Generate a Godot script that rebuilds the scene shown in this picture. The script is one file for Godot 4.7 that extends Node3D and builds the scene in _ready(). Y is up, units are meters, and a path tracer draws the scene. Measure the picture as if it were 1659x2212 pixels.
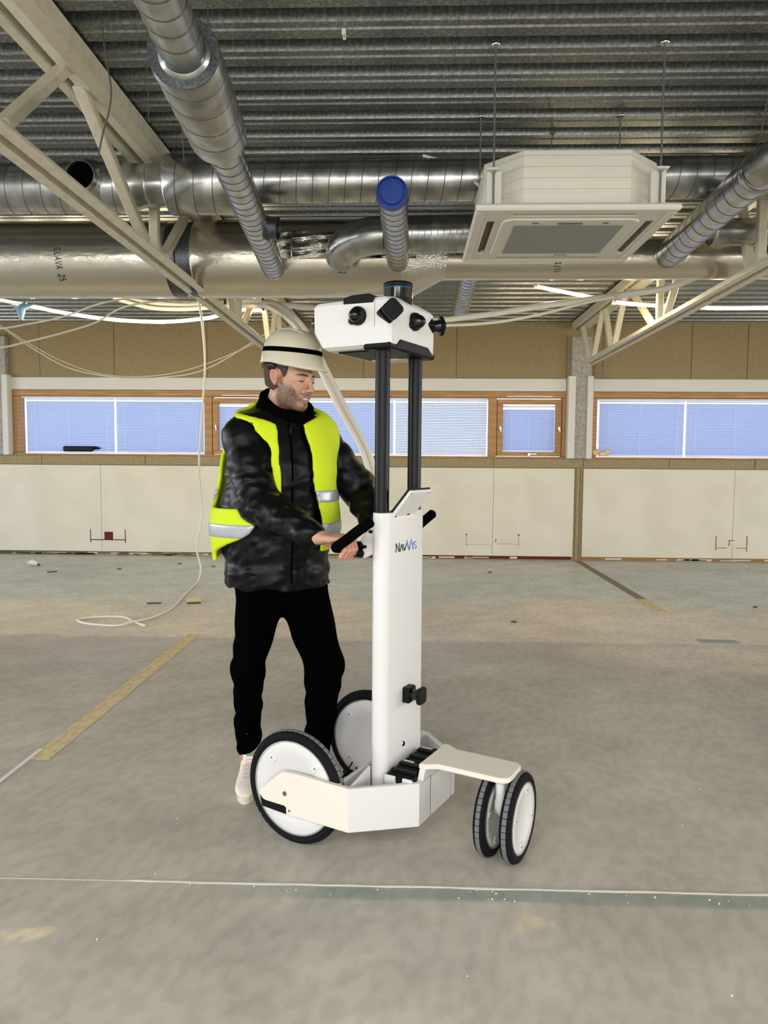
extends Node3D
# A stripped-out office hall: a man in a hard hat and yellow vest wheels a white scanning trolley over bare concrete.

const CEIL := 3.27      # underside of the steel deck
const WALL := -10.2     # room side of the far wall
var M := {}
var used_names := {}
var F_AXIS := Vector3(0.8870108, 0, 0.4617486)   # the way the trolley points
var trolley_at := Vector3(-0.274, 0, -2.7604)

# ------------------------------------------------------------------ mesh building
class MB:
	var v := PackedVector3Array()
	var g := PackedInt32Array()
	func tri(a: Vector3, b: Vector3, c: Vector3, s := 0) -> void:
		v.append(a); v.append(b); v.append(c); g.append(s)
	func quad(a: Vector3, b: Vector3, c: Vector3, d: Vector3, s := 0) -> void:
		tri(a, b, c, s); tri(a, c, d, s)
	func n() -> int:
		return g.size()
	func fix(t0: int) -> void:          # turns a closed piece so that its fronts (clockwise) look outward
		var o := v[t0 * 3]
		var vol := 0.0
		for t in range(t0, g.size()):
			vol += (v[t * 3] - o).dot((v[t * 3 + 1] - o).cross(v[t * 3 + 2] - o))
		if vol > 0.0:
			for t in range(t0, g.size()):
				var k := v[t * 3 + 1]
				v[t * 3 + 1] = v[t * 3 + 2]
				v[t * 3 + 2] = k
	func box(c: Vector3, size: Vector3, bev := 0.0, b := Basis()) -> void:
		var h := size * 0.5
		bev = minf(bev, minf(h.x, minf(h.y, h.z)) * 0.9)
		var P := func(sx: float, sy: float, sz: float, ax: int) -> Vector3:
			var p := Vector3(sx * (h.x - (0.0 if ax == 0 else bev)), sy * (h.y - (0.0 if ax == 1 else bev)), sz * (h.z - (0.0 if ax == 2 else bev)))
			return c + b * p
		var t0 := n()
		for s in [-1.0, 1.0]:
			quad(P.call(s, -1, -1, 0), P.call(s, 1, -1, 0), P.call(s, 1, 1, 0), P.call(s, -1, 1, 0), -1)
			quad(P.call(-1, s, -1, 1), P.call(1, s, -1, 1), P.call(1, s, 1, 1), P.call(-1, s, 1, 1), -1)
			quad(P.call(-1, -1, s, 2), P.call(1, -1, s, 2), P.call(1, 1, s, 2), P.call(-1, 1, s, 2), -1)
		if bev > 0.0:
			for s in [-1.0, 1.0]:
				for r in [-1.0, 1.0]:
					quad(P.call(s, r, -1, 0), P.call(s, r, 1, 0), P.call(s, r, 1, 1), P.call(s, r, -1, 1), -1)
					quad(P.call(s, -1, r, 0), P.call(s, 1, r, 0), P.call(s, 1, r, 2), P.call(s, -1, r, 2), -1)
					quad(P.call(-1, s, r, 1), P.call(1, s, r, 1), P.call(1, s, r, 2), P.call(-1, s, r, 2), -1)
					for q in [-1.0, 1.0]:
						tri(P.call(s, r, q, 0), P.call(s, r, q, 1), P.call(s, r, q, 2), -1)
		for t in range(t0, n()):        # convex: every triangle looks away from the centre
			var m := (v[t * 3] + v[t * 3 + 1] + v[t * 3 + 2]) / 3.0 - c
			if (v[t * 3 + 1] - v[t * 3]).cross(v[t * 3 + 2] - v[t * 3]).dot(m) > 0.0:
				var k := v[t * 3 + 1]
				v[t * 3 + 1] = v[t * 3 + 2]
				v[t * 3 + 2] = k
	func ab(a: Vector3, c: Vector3, bev := 0.0) -> void:   # box between two corners
		box((a + c) * 0.5, (c - a).abs(), bev)
	func bar(a: Vector3, c: Vector3, w: float, d: float, up := Vector3.UP, bev := 0.0) -> void:
		var z := (c - a).normalized()
		var x := up.cross(z).normalized()
		box((a + c) * 0.5, Vector3(w, d, a.distance_to(c)), bev, Basis(x, z.cross(x), z))
	func loft(rings: Array, caps := true, s := 1, closed := false) -> void:
		var t0 := n()
		var m: int = rings[0].size()
		var last := rings.size() if closed else rings.size() - 1
		for i in last:
			var A: PackedVector3Array = rings[i]
			var B: PackedVector3Array = rings[(i + 1) % rings.size()]
			for j in m:
				var k := (j + 1) % m
				quad(A[j], A[k], B[k], B[j], s)
		if caps and not closed:
			for e in [0, rings.size() - 1]:
				var A: PackedVector3Array = rings[e]
				var c := Vector3.ZERO
				for p in A: c += p
				c /= m
				for j in m:
					if e == 0: tri(c, A[(j + 1) % m], A[j], s + 90 + e)
					else: tri(c, A[j], A[(j + 1) % m], s + 90 + e)
		fix(t0)
	func tube(pts: Array, r, sides := 10, caps := true, s := 1, closed := false) -> void:
		var rings := []
		var cnt := pts.size()
		var t: Vector3 = (pts[1] - pts[0]).normalized()
		var u := t.cross(Vector3.UP if absf(t.y) < 0.9 else Vector3.RIGHT).normalized()
		for i in cnt:
			var a: Vector3 = pts[(i - 1 + cnt) % cnt] if closed or i > 0 else pts[0]
			var b: Vector3 = pts[(i + 1) % cnt] if closed or i < cnt - 1 else pts[cnt - 1]
			t = (b - a).normalized()
			u = (u - t * u.dot(t)).normalized()
			var w := t.cross(u)
			var rr: float = r[i] if r is Array else r
			var ring := PackedVector3Array()
			for j in sides:
				var q := TAU * j / sides
				ring.append(pts[i] + (u * cos(q) + w * sin(q)) * rr)
			rings.append(ring)
		loft(rings, caps, s, closed)
	func cyl(a: Vector3, b: Vector3, r: float, sides := 24, r2 := -1.0, bev := 0.0) -> void:
		var q := r if r2 < 0.0 else r2
		if bev > 0.0:
			var d := (b - a).normalized() * bev
			tube([a, a + d, b - d, b], [r - bev, r, q, q - bev], sides, true, 3)
		else:
			tube([a, b], [r, q], sides, true, 3)
	func lathe(prof: Array, xf: Transform3D, sides := 32) -> void:   # profile of (radius, height), axis = local y
		var t0 := n()
		var s := 1
		for i in prof.size() - 1:
			if i > 0:
				var d0: Vector2 = (prof[i] - prof[i - 1]).normalized()
				var d1: Vector2 = (prof[i + 1] - prof[i]).normalized()
				if d0.dot(d1) < 0.8: s += 1
			for j in sides:
				var q0 := TAU * j / sides
				var q1 := TAU * (j + 1) / sides
				var A: Vector2 = prof[i]
				var B: Vector2 = prof[i + 1]
				var a0 := xf * Vector3(A.x * cos(q0), A.y, A.x * sin(q0))
				var a1 := xf * Vector3(A.x * cos(q1), A.y, A.x * sin(q1))
				var b0 := xf * Vector3(B.x * cos(q0), B.y, B.x * sin(q0))
				var b1 := xf * Vector3(B.x * cos(q1), B.y, B.x * sin(q1))
				if A.x > 1e-6: tri(a0, a1, b1, s)
				if B.x > 1e-6: tri(a0, b1, b0, s)
		fix(t0)
	func prism(poly: PackedVector2Array, xf: Transform3D, y0: float, y1: float, bev := 0.0, side := -1) -> void:
		var t0 := n()
		var m := poly.size()
		var inner := PackedVector2Array()
		var area := 0.0
		for i in m: area += poly[i].cross(poly[(i + 1) % m])
		var sg := 1.0 if area > 0.0 else -1.0
		for i in m:
			var p := poly[(i - 1 + m) % m]
			var q := poly[(i + 1) % m]
			var n0 := Vector2(-(poly[i] - p).y, (poly[i] - p).x).normalized() * sg
			var n1 := Vector2(-(q - poly[i]).y, (q - poly[i]).x).normalized() * sg
			var k := (n0 + n1).normalized()
			inner.append(poly[i] + k * bev / maxf(k.dot(n0), 0.4))
		var rows := [[inner, y0], [poly, y0 + bev], [poly, y1 - bev], [inner, y1]] if bev > 0.0 else [[poly, y0], [poly, y1]]
		for i in rows.size() - 1:
			var A: PackedVector2Array = rows[i][0]
			var B: PackedVector2Array = rows[i + 1][0]
			for j in m:
				var k := (j + 1) % m
				quad(xf * Vector3(A[j].x, rows[i][1], A[j].y), xf * Vector3(A[k].x, rows[i][1], A[k].y), xf * Vector3(B[k].x, rows[i + 1][1], B[k].y), xf * Vector3(B[j].x, rows[i + 1][1], B[j].y), side if side < 0 else side + i)
		var cap := inner if bev > 0.0 else poly
		var idx := Geometry2D.triangulate_polygon(cap)
		for e in 2:
			var y := y0 if e == 0 else y1
			for t in range(0, idx.size(), 3):
				var a := cap[idx[t]]
				var b := cap[idx[t + 1]]
				var c := cap[idx[t + 2]]
				if ((b - a).cross(c - a) * sg > 0.0) == (e == 1): tri(xf * Vector3(a.x, y, a.y), xf * Vector3(b.x, y, b.y), xf * Vector3(c.x, y, c.y), -1)
				else: tri(xf * Vector3(a.x, y, a.y), xf * Vector3(c.x, y, c.y), xf * Vector3(b.x, y, b.y), -1)
		fix(t0)
	func blob(c: Vector3, r: Vector3, b := Basis(), n := 12, m := 16) -> void:
		var rings := []
		for i in range(0, n + 1):
			var a := PI * clampf(float(i) / n, 0.002, 0.998)
			var ring := PackedVector3Array()
			for j in m:
				var q := TAU * j / m
				ring.append(c + b * Vector3(r.x * sin(a) * cos(q), r.y * cos(a), r.z * sin(a) * sin(q)))
			rings.append(ring)
		loft(rings, true, 1)
	func mesh() -> ArrayMesh:
		var st := SurfaceTool.new()
		st.begin(Mesh.PRIMITIVE_TRIANGLES)
		for t in g.size():
			st.set_smooth_group(g[t])
			st.add_vertex(v[t * 3]); st.add_vertex(v[t * 3 + 1]); st.add_vertex(v[t * 3 + 2])
		st.generate_normals()
		st.index()
		return st.commit()

# ------------------------------------------------------------------ a distance field on a grid, meshed as surface nets
class Field:
	var o: Vector3
	var h: float
	var nx: int
	var ny: int
	var nz: int
	var f := PackedFloat32Array()
	func _init(lo: Vector3, hi: Vector3, cell: float) -> void:
		o = lo
		h = cell
		nx = int(ceil((hi.x - lo.x) / cell)) + 1
		ny = int(ceil((hi.y - lo.y) / cell)) + 1
		nz = int(ceil((hi.z - lo.z) / cell)) + 1
		f.resize(nx * ny * nz)
		f.fill(1.0)
	func reach(lo: Vector3, hi: Vector3) -> Array:
		var a := ((lo - o) / h).floor()
		var b := ((hi - o) / h).ceil()
		return [clampi(int(a.x), 0, nx), clampi(int(b.x) + 1, 0, nx), clampi(int(a.y), 0, ny), clampi(int(b.y) + 1, 0, ny), clampi(int(a.z), 0, nz), clampi(int(b.z) + 1, 0, nz)]
	# a tapered bone; ax/q flatten it along an axis; quilt adds puffed rings of the given pitch; sg -1 carves
	func bone(a: Vector3, b: Vector3, ra: float, rb: float, k := 0.02, ax := Vector3.ZERO, q := 1.0, quilt := 0.0, pitch := 0.1, phase := 0.0, sg := 1.0) -> void:
		var m := maxf(ra, rb) * maxf(1.0, 1.0 / q) + absf(quilt) + k + h * 3.0
		var R := reach(a.min(b) - Vector3.ONE * m, a.max(b) + Vector3.ONE * m)
		var ab := b - a
		if ax != Vector3.ZERO: ab += ax * ((q - 1.0) * ab.dot(ax))
		var l2 := maxf(ab.length_squared(), 1e-9)
		var l := sqrt(l2)
		var slow := 1.0 / maxf(1.0, sqrt(q))
		for iz in range(R[4], R[5]):
			for iy in range(R[2], R[3]):
				var at := (iz * ny + iy) * nx
				for ix in range(R[0], R[1]):
					var p := o + Vector3(ix, iy, iz) * h - a
					if q != 1.0: p += ax * ((q - 1.0) * p.dot(ax))
					var t := clampf(p.dot(ab) / l2, 0.0, 1.0)
					var r := ra + (rb - ra) * t
					if quilt != 0.0: r += quilt * (absf(sin((t * l / pitch + phase) * PI)) - 0.6)
					var d := ((p - ab * t).length() - r) * slow
					if sg > 0.0:
						var w := f[at + ix]
						var e := maxf(k - absf(w - d), 0.0) / k
						f[at + ix] = minf(w, d) - e * e * k * 0.25
					else:
						var w := f[at + ix]
						var e := maxf(k - absf(w + d), 0.0) / k
						f[at + ix] = maxf(w, -d) + e * e * k * 0.25
	func ball(c: Vector3, r: Vector3, k := 0.01, sg := 1.0, b := Basis()) -> void:
		var m := maxf(r.x, maxf(r.y, r.z)) + k + h * 3.0
		var R := reach(c - Vector3.ONE * m, c + Vector3.ONE * m)
		var bi := b.inverse()
		var ir := Vector3(1.0 / r.x, 1.0 / r.y, 1.0 / r.z)
		for iz in range(R[4], R[5]):
			for iy in range(R[2], R[3]):
				var at := (iz * ny + iy) * nx
				for ix in range(R[0], R[1]):
					var p := bi * (o + Vector3(ix, iy, iz) * h - c)
					var u := p * ir
					var k0 := u.length()
					var k1 := (u * ir).length()
					var d := k0 * (k0 - 1.0) / maxf(k1, 1e-6)
					if k0 < 1e-5: d = -minf(r.x, minf(r.y, r.z))
					var w := f[at + ix]
					if sg > 0.0:
						var e := maxf(k - absf(w - d), 0.0) / k
						f[at + ix] = minf(w, d) - e * e * k * 0.25
					else:
						var e := maxf(k - absf(w + d), 0.0) / k
						f[at + ix] = maxf(w, -d) + e * e * k * 0.25
	func alter(fn: Callable) -> void:      # fn(point, value) -> value, near the surface only
		for iz in nz:
			for iy in ny:
				var at := (iz * ny + iy) * nx
				for ix in nx:
					if absf(f[at + ix]) < 0.12:
						f[at + ix] = fn.call(o + Vector3(ix, iy, iz) * h, f[at + ix])
	func grad(p: Vector3) -> Vector3:
		var e := h * 0.9
		return Vector3(at(p + Vector3(e, 0, 0)) - at(p - Vector3(e, 0, 0)), at(p + Vector3(0, e, 0)) - at(p - Vector3(0, e, 0)), at(p + Vector3(0, 0, e)) - at(p - Vector3(0, 0, e))).normalized()
	func at(p: Vector3) -> float:
		var q := (p - o) / h
		var x := clampi(int(q.x), 0, nx - 2)
		var y := clampi(int(q.y), 0, ny - 2)
		var z := clampi(int(q.z), 0, nz - 2)
		var u := q.x - x
		var w := q.y - y
		var t := q.z - z
		var i := (z * ny + y) * nx + x
		var a := lerpf(lerpf(f[i], f[i + 1], u), lerpf(f[i + nx], f[i + nx + 1], u), w)
		i += nx * ny
		return lerpf(a, lerpf(lerpf(f[i], f[i + 1], u), lerpf(f[i + nx], f[i + nx + 1], u), w), t)
	# adds the surface to arrays {v, n, c, i}; xf places it; col(point in the field) -> Color (linear)
	func net(A: Dictionary, xf := Transform3D(), col = null) -> void:
		var id := PackedInt32Array()
		id.resize(nx * ny * nz)
		id.fill(-1)
		var sy := nx
		var sz := nx * ny
		var off := [0, 1, sy, sy + 1, sz, sz + 1, sz + sy, sz + sy + 1]
		var cx := PackedInt32Array([0, 1, 0, 2, 0, 4, 1, 3, 1, 5, 2, 3, 2, 6, 3, 7, 4, 5, 4, 6, 5, 7, 6, 7])
		var V := PackedVector3Array()
		var N := PackedVector3Array()
		var C := PackedColorArray()
		var I := PackedInt32Array()
		var base: int = A.v.size()
		var lim := h * 5.0
		for iz in nz - 1:
			for iy in ny - 1:
				var at0 := (iz * ny + iy) * nx
				for ix in nx - 1:
					var i := at0 + ix
					if absf(f[i]) > lim: continue
					var mask := 0
					for c in 8:
						if f[i + off[c]] < 0.0: mask |= 1 << c
					if mask == 0 or mask == 255: continue
					var s := Vector3.ZERO
					var k := 0
					for e in 12:
						var a := cx[e * 2]
						var b := cx[e * 2 + 1]
						if ((mask >> a) & 1) != ((mask >> b) & 1):
							var fa := f[i + off[a]]
							var t := fa / (fa - f[i + off[b]])
							s += Vector3(a & 1, (a >> 1) & 1, a >> 2).lerp(Vector3(b & 1, (b >> 1) & 1, b >> 2), t)
							k += 1
					id[i] = base + V.size()
					var p := o + (Vector3(ix, iy, iz) + s / k) * h
					V.append(xf * p)
					N.append((xf.basis * grad(p)).normalized())
					if col != null: C.append(col.call(p))
		for iz in range(1, nz - 1):
			for iy in range(1, ny - 1):
				var at0 := (iz * ny + iy) * nx
				for ix in range(1, nx - 1):
					var i := at0 + ix
					if absf(f[i]) > lim: continue
					var neg := f[i] < 0.0
					if neg != (f[i + 1] < 0.0): face(I, V, N, base, id[i], id[i - sy], id[i - sy - sz], id[i - sz])
					if neg != (f[i + sy] < 0.0): face(I, V, N, base, id[i], id[i - 1], id[i - 1 - sz], id[i - sz])
					if neg != (f[i + sz] < 0.0): face(I, V, N, base, id[i], id[i - 1], id[i - 1 - sy], id[i - sy])
		A.v.append_array(V)
		A.n.append_array(N)
		A.c.append_array(C)
		A.i.append_array(I)
	func face(I: PackedInt32Array, V: PackedVector3Array, N: PackedVector3Array, base: int, a: int, b: int, c: int, d: int) -> void:
		if a < 0 or b < 0 or c < 0 or d < 0: return
		var nn := (V[c - base] - V[a - base]).cross(V[b - base] - V[a - base])
		if nn.dot(N[a - base] + N[c - base]) < 0.0:
			var k := b
			b = d
			d = k
		I.append(a); I.append(b); I.append(c); I.append(a); I.append(c); I.append(d)

static func arrays() -> Dictionary:
	return {"v": PackedVector3Array(), "n": PackedVector3Array(), "c": PackedColorArray(), "i": PackedInt32Array()}

static func relax(A: Dictionary, times: int, k := 0.5) -> void:      # evens out the steps of the grid
	var I: PackedInt32Array = A.i
	for q in times:
		var P: PackedVector3Array = A.v
		var S := PackedVector3Array()
		var C := PackedInt32Array()
		S.resize(P.size())
		C.resize(P.size())
		for t in range(0, I.size(), 3):
			var a := I[t]
			var b := I[t + 1]
			var c := I[t + 2]
			S[a] += P[b] + P[c]
			S[b] += P[a] + P[c]
			S[c] += P[a] + P[b]
			C[a] += 2
			C[b] += 2
			C[c] += 2
		for i in P.size():
			if C[i] > 0: P[i] = P[i].lerp(S[i] / C[i], k)
		A.v = P
	var V: PackedVector3Array = A.v
	var N := PackedVector3Array()
	N.resize(V.size())
	for t in range(0, I.size(), 3):
		var nn := (V[I[t + 2]] - V[I[t]]).cross(V[I[t + 1]] - V[I[t]])
		N[I[t]] += nn
		N[I[t + 1]] += nn
		N[I[t + 2]] += nn
	for i in N.size(): N[i] = N[i].normalized()
	A.n = N

static func baked(A: Dictionary) -> ArrayMesh:
	var a := []
	a.resize(Mesh.ARRAY_MAX)
	a[Mesh.ARRAY_VERTEX] = A.v
	a[Mesh.ARRAY_NORMAL] = A.n
	if A.c.size() == A.v.size(): a[Mesh.ARRAY_COLOR] = A.c
	a[Mesh.ARRAY_INDEX] = A.i
	var m := ArrayMesh.new()
	m.add_surface_from_arrays(Mesh.PRIMITIVE_TRIANGLES, a)
	return m

# ------------------------------------------------------------------ objects
func numbered(called: String) -> String:
	used_names[called] = used_names.get(called, -1) + 1
	return called if used_names[called] == 0 else "%s_%03d" % [called, used_names[called]]

func obj(called: String, mb, m: Material, parent: Node3D = null, kind := "") -> MeshInstance3D:
	var o := MeshInstance3D.new()
	o.name = numbered(called) if parent == null else called
	o.mesh = mb.mesh() if mb is MB else mb
	o.material_override = m
	(parent if parent else self).add_child(o, true)
	if kind: o.set_meta("kind", kind)
	return o

func tag(o: Node3D, label: String, category: String, group := "") -> Node3D:
	o.set_meta("label", label)
	o.set_meta("category", category)
	if group: o.set_meta("group", group)
	return o

func thing(called: String, label: String, category: String, at := Vector3.ZERO, group := "") -> Node3D:
	var o := Node3D.new()
	o.name = numbered(called)
	add_child(o, true)
	o.position = at
	return tag(o, label, category, group)

func setting(called: String) -> Node3D:
	var o := Node3D.new()
	o.name = numbered(called)
	o.set_meta("kind", "structure")
	add_child(o, true)
	return o

func V(x: float, y: float, z: float) -> Vector3:
	return Vector3(x, y, z)

func smooth(pts: Array, sub := 6, closed := false) -> Array:
	var out := []
	var n := pts.size()
	for i in (n if closed else n - 1):
		var p0: Vector3 = pts[(i - 1 + n) % n] if closed or i > 0 else pts[0] * 2.0 - pts[1]
		var p1: Vector3 = pts[i]
		var p2: Vector3 = pts[(i + 1) % n]
		var p3: Vector3 = pts[(i + 2) % n] if closed or i < n - 2 else pts[n - 1] * 2.0 - pts[n - 2]
		for j in sub:
			out.append(p1.cubic_interpolate(p2, p0, p3, float(j) / sub))
	if not closed: out.append(pts[n - 1])
	return out

func rrect(w: float, h: float, r: float, n := 4) -> PackedVector2Array:
	var p := PackedVector2Array()
	for k in 4:
		var c := Vector2((w * 0.5 - r) * [1, -1, -1, 1][k], (h * 0.5 - r) * [1, 1, -1, -1][k])
		for i in n + 1:
			var a := PI * 0.5 * (k + float(i) / n)
			p.append(c + Vector2(cos(a), sin(a)) * r)
	return p

func along(origin: Vector3, axis: Vector3, up := Vector3.UP) -> Transform3D:   # a frame whose y runs along axis
	var y := axis.normalized()
	var x := up.cross(y)
	if x.length() < 0.01: x = Vector3.RIGHT.cross(y)
	x = x.normalized()
	return Transform3D(Basis(x, y, x.cross(y)), origin)

# ------------------------------------------------------------------ materials
func noise(freq: float, oct := 4, kind := FastNoiseLite.TYPE_SIMPLEX_SMOOTH, seed_ := 1) -> FastNoiseLite:
	var n := FastNoiseLite.new()
	n.noise_type = kind
	n.frequency = freq
	n.fractal_octaves = oct
	n.seed = seed_
	return n

func ntex(n: FastNoiseLite, lo: Color, hi: Color, size := 512, a := 0.25, b := 0.75, normal := false, bump := 4.0) -> NoiseTexture2D:
	var t := NoiseTexture2D.new()
	t.width = size
	t.height = size
	t.seamless = true
	t.noise = n
	if normal:
		t.as_normal_map = true
		t.bump_strength = bump
	else:
		var g := Gradient.new()
		g.offsets = PackedFloat32Array([0.0, a, b, 1.0])
		g.colors = PackedColorArray([lo, lo, hi, hi])
		t.color_ramp = g
	return t

func mat(called: String, c: Color, rough := 0.6, metal := 0.0) -> StandardMaterial3D:
	var m := StandardMaterial3D.new()
	m.resource_name = called
	m.albedo_color = c
	m.roughness = rough
	m.metallic = metal
	M[called] = m
	return m

func tri_map(m: StandardMaterial3D, scale, world := true) -> StandardMaterial3D:
	m.uv1_triplanar = true
	m.uv1_world_triplanar = world
	m.uv1_scale = scale if scale is Vector3 else Vector3.ONE * scale
	return m

func rgb(r: int, g: int, b: int) -> Color:
	return Color(r / 255.0, g / 255.0, b / 255.0)

# ------------------------------------------------------------------ the scene
func _ready() -> void:
	view_and_light()
	materials()
	floor_and_walls()
	windows()
	deck()
	trusses()
	ducts()
	cassette()
	cables()
	litter()
	trolley()
	person()

func view_and_light() -> void:
	var cam := Camera3D.new()
	cam.name = "camera"
	cam.fov = 70.0
	cam.position = Vector3(0, 1.37, 0)
	cam.rotation_degrees = Vector3(-4.02, 2.0, 0.41)
	cam.near = 0.05
	cam.far = 200.0
	add_child(cam)
	cam.current = true
	var env := Environment.new()
	var sky := Sky.new()
	var sm := ProceduralSkyMaterial.new()
	sm.sky_top_color = rgb(150, 180, 240)
	sm.sky_horizon_color = rgb(222, 231, 252)
	sm.ground_horizon_color = rgb(205, 215, 232)
	sm.ground_bottom_color = rgb(170, 176, 186)
	sm.sky_energy_multiplier = 1.1
	sm.ground_energy_multiplier = 0.95
	sky.sky_material = sm
	env.background_mode = Environment.BG_SKY
	env.sky = sky
	env.tonemap_mode = Environment.TONE_MAPPER_LINEAR
	env.tonemap_exposure = 2.1
	env.sdfgi_enabled = true
	env.ssao_enabled = true
	env.ssil_enabled = true
	var we := WorldEnvironment.new()
	we.name = "world"
	we.environment = env
	add_child(we)
	# daylight through the window bands behind and beside the camera
	daylight("daylight_roof", Vector3(-0.86, CEIL + 0.1, 2.5), Vector3(-90, 0, 0), Vector2(4.9, 2.1), 18.5, Color(1.0, 0.985, 0.96))
	daylight("daylight_front", Vector3(0, 1.75, 5.3), Vector3(0, 0, 0), Vector2(12, 1.6), 15.5, Color(1.0, 0.985, 0.965))
	daylight("daylight_left", Vector3(-9.3, 1.75, -2.0), Vector3(0, -90, 0), Vector2(11, 1.5), 20.0, Color(0.95, 0.975, 1.0))
	daylight("daylight_right", Vector3(9.3, 1.75, -2.0), Vector3(0, 90, 0), Vector2(11, 1.5), 19.0, Color(1.0, 0.98, 0.95))

func daylight(called: String, at: Vector3, turn: Vector3, size: Vector2, energy: float, c: Color) -> void:
	var l := AreaLight3D.new()
	l.name = called
	l.position = at
	l.rotation_degrees = turn      # shines along its own -z
	l.area_size = size
	l.light_energy = energy
	l.light_color = c
	l.area_range = 40.0
	l.shadow_enabled = true
	add_child(l)

func materials() -> void:
	var spangle := ntex(noise(0.05, 3, FastNoiseLite.TYPE_CELLULAR, 7), Color(0.52, 0.53, 0.53), Color(0.76, 0.77, 0.77), 512, 0.2, 0.8)
	var m := mat("galvanised deck", rgb(205, 205, 200), 0.36, 0.85)
	m.albedo_texture = spangle
	tri_map(m, Vector3(2.2, 2.2, 2.2))
	m = mat("duct steel", rgb(196, 197, 195), 0.25, 0.94)
	m.albedo_texture = ntex(noise(0.02, 4), Color(0.8, 0.8, 0.8), Color(1, 1, 1), 256)
	tri_map(m, 1.5)
	mat("duct seam", rgb(92, 92, 90), 0.45, 0.8)
	m = mat("spangled steel", rgb(150, 155, 158), 0.4, 0.85)
	m.albedo_texture = spangle
	tri_map(m, 3.0)
	m = mat("foil", rgb(214, 208, 194), 0.24, 0.95)
	m.normal_enabled = true
	m.normal_texture = ntex(noise(0.012, 5, FastNoiseLite.TYPE_SIMPLEX_SMOOTH, 4), Color.BLACK, Color.WHITE, 512, 0, 1, true, 5.0)
	m.normal_scale = 0.35
	tri_map(m, Vector3(0.7, 2.2, 2.2))
	m = mat("crinkled foil", rgb(220, 216, 205), 0.22, 0.95)
	m.normal_enabled = true
	m.normal_texture = ntex(noise(0.05, 4, FastNoiseLite.TYPE_CELLULAR, 9), Color.BLACK, Color.WHITE, 512, 0, 1, true, 10.0)
	m.normal_scale = 0.8
	tri_map(m, Vector3(3, 3, 3))
	m = mat("truss paint", rgb(206, 199, 176), 0.45)
	m.albedo_texture = ntex(noise(0.03, 5), Color(0.95, 0.945, 0.93), Color(1, 1, 1), 256, 0.25, 0.5)
	tri_map(m, Vector3(1.5, 1.5, 1.5))
	m = mat("wall paint", rgb(222, 216, 199), 0.85)
	m.albedo_texture = ntex(noise(0.006, 4, FastNoiseLite.TYPE_SIMPLEX_SMOOTH, 3), Color(0.97, 0.967, 0.96), Color(1, 1, 1), 512)
	tri_map(m, 0.35)
	m = mat("fibre board", rgb(147, 129, 95), 0.9)
	m.albedo_texture = ntex(noise(0.04, 5, FastNoiseLite.TYPE_SIMPLEX_SMOOTH, 12), Color(0.955, 0.95, 0.945), Color(1, 1, 1), 512)
	tri_map(m, 0.8)
	m = mat("chipboard", rgb(158, 142, 108), 0.9)
	m.albedo_texture = ntex(noise(0.03, 5, FastNoiseLite.TYPE_SIMPLEX_SMOOTH, 15), Color(0.93, 0.92, 0.9), Color(1, 1, 1), 512)
	tri_map(m, 1.2)
	mat("white band", rgb(214, 212, 204), 0.85)
	m = mat("concrete", rgb(176, 170, 160), 0.9)
	m.albedo_texture = ntex(noise(0.04, 5, FastNoiseLite.TYPE_SIMPLEX_SMOOTH, 18), Color(0.85, 0.85, 0.85), Color(1, 1, 1), 256)
	tri_map(m, 1.5)
	mat("joint", rgb(70, 52, 40), 0.95)
	mat("wine red", rgb(92, 26, 32), 0.9)
	mat("skirting scar", rgb(150, 112, 62), 0.9)
	m = mat("pine", rgb(184, 140, 90), 0.55)
	m.albedo_texture = ntex(noise(0.015, 4, FastNoiseLite.TYPE_SIMPLEX_SMOOTH, 21), Color(0.86, 0.83, 0.79), Color(1, 1, 1), 256)
	tri_map(m, Vector3(0.5, 9, 9))
	m = mat("glass", Color(0.96, 0.98, 1.0, 0.04), 0.02)
	m.transparency = BaseMaterial3D.TRANSPARENCY_ALPHA
	m = mat("slat", rgb(200, 212, 236), 0.55)
	m.backlight_enabled = true
	m.backlight = Color(0.88, 0.92, 1.0)
	m = mat("slat pale", rgb(205, 214, 226), 0.55)
	m.backlight_enabled = true
	m.backlight = Color(0.9, 0.94, 1.0)
	m = mat("white cord", rgb(240, 243, 250), 0.6)
	m.backlight_enabled = true
	m.backlight = Color(0.9, 0.9, 0.9)
	mat("white metal", rgb(222, 222, 216), 0.4)
	mat("chrome", rgb(205, 205, 205), 0.2, 1.0)
	mat("rod steel", rgb(120, 120, 118), 0.45, 0.7)
	mat("black iron", rgb(40, 40, 40), 0.5, 0.4)
	mat("black plastic", rgb(11, 11, 12), 0.45)
	mat("black gloss", rgb(9, 9, 10), 0.1)
	mat("black rubber", rgb(15, 15, 16), 0.8)
	mat("tread rubber", rgb(106, 106, 106), 0.9)
	mat("black foam", rgb(6, 6, 6), 0.95)
	m = mat("device white", rgb(212, 210, 205), 0.4)
	mat("device cream", rgb(222, 215, 198), 0.5)
	mat("pole black", rgb(10, 10, 11), 0.34)
	mat("dark glass", rgb(12, 20, 14), 0.06)
	mat("blue ring", rgb(24, 60, 120), 0.4)
	mat("logo black", rgb(18, 18, 20), 0.5)
	mat("logo blue", rgb(36, 92, 168), 0.5)
	mat("blue cap", rgb(14, 62, 150), 0.45)
	mat("void", rgb(6, 6, 6), 1.0)
	mat("ac white", rgb(206, 202, 188), 0.5)
	m = mat("ac grille", rgb(150, 152, 144), 0.7)
	m.albedo_texture = ntex(noise(0.2, 2, FastNoiseLite.TYPE_VALUE, 30), Color(0.85, 0.85, 0.85), Color(1, 1, 1), 256)
	tri_map(m, 6.0)
	mat("vent brown", rgb(96, 82, 68), 0.7)
	mat("cable white", rgb(222, 218, 204), 0.5)
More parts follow.
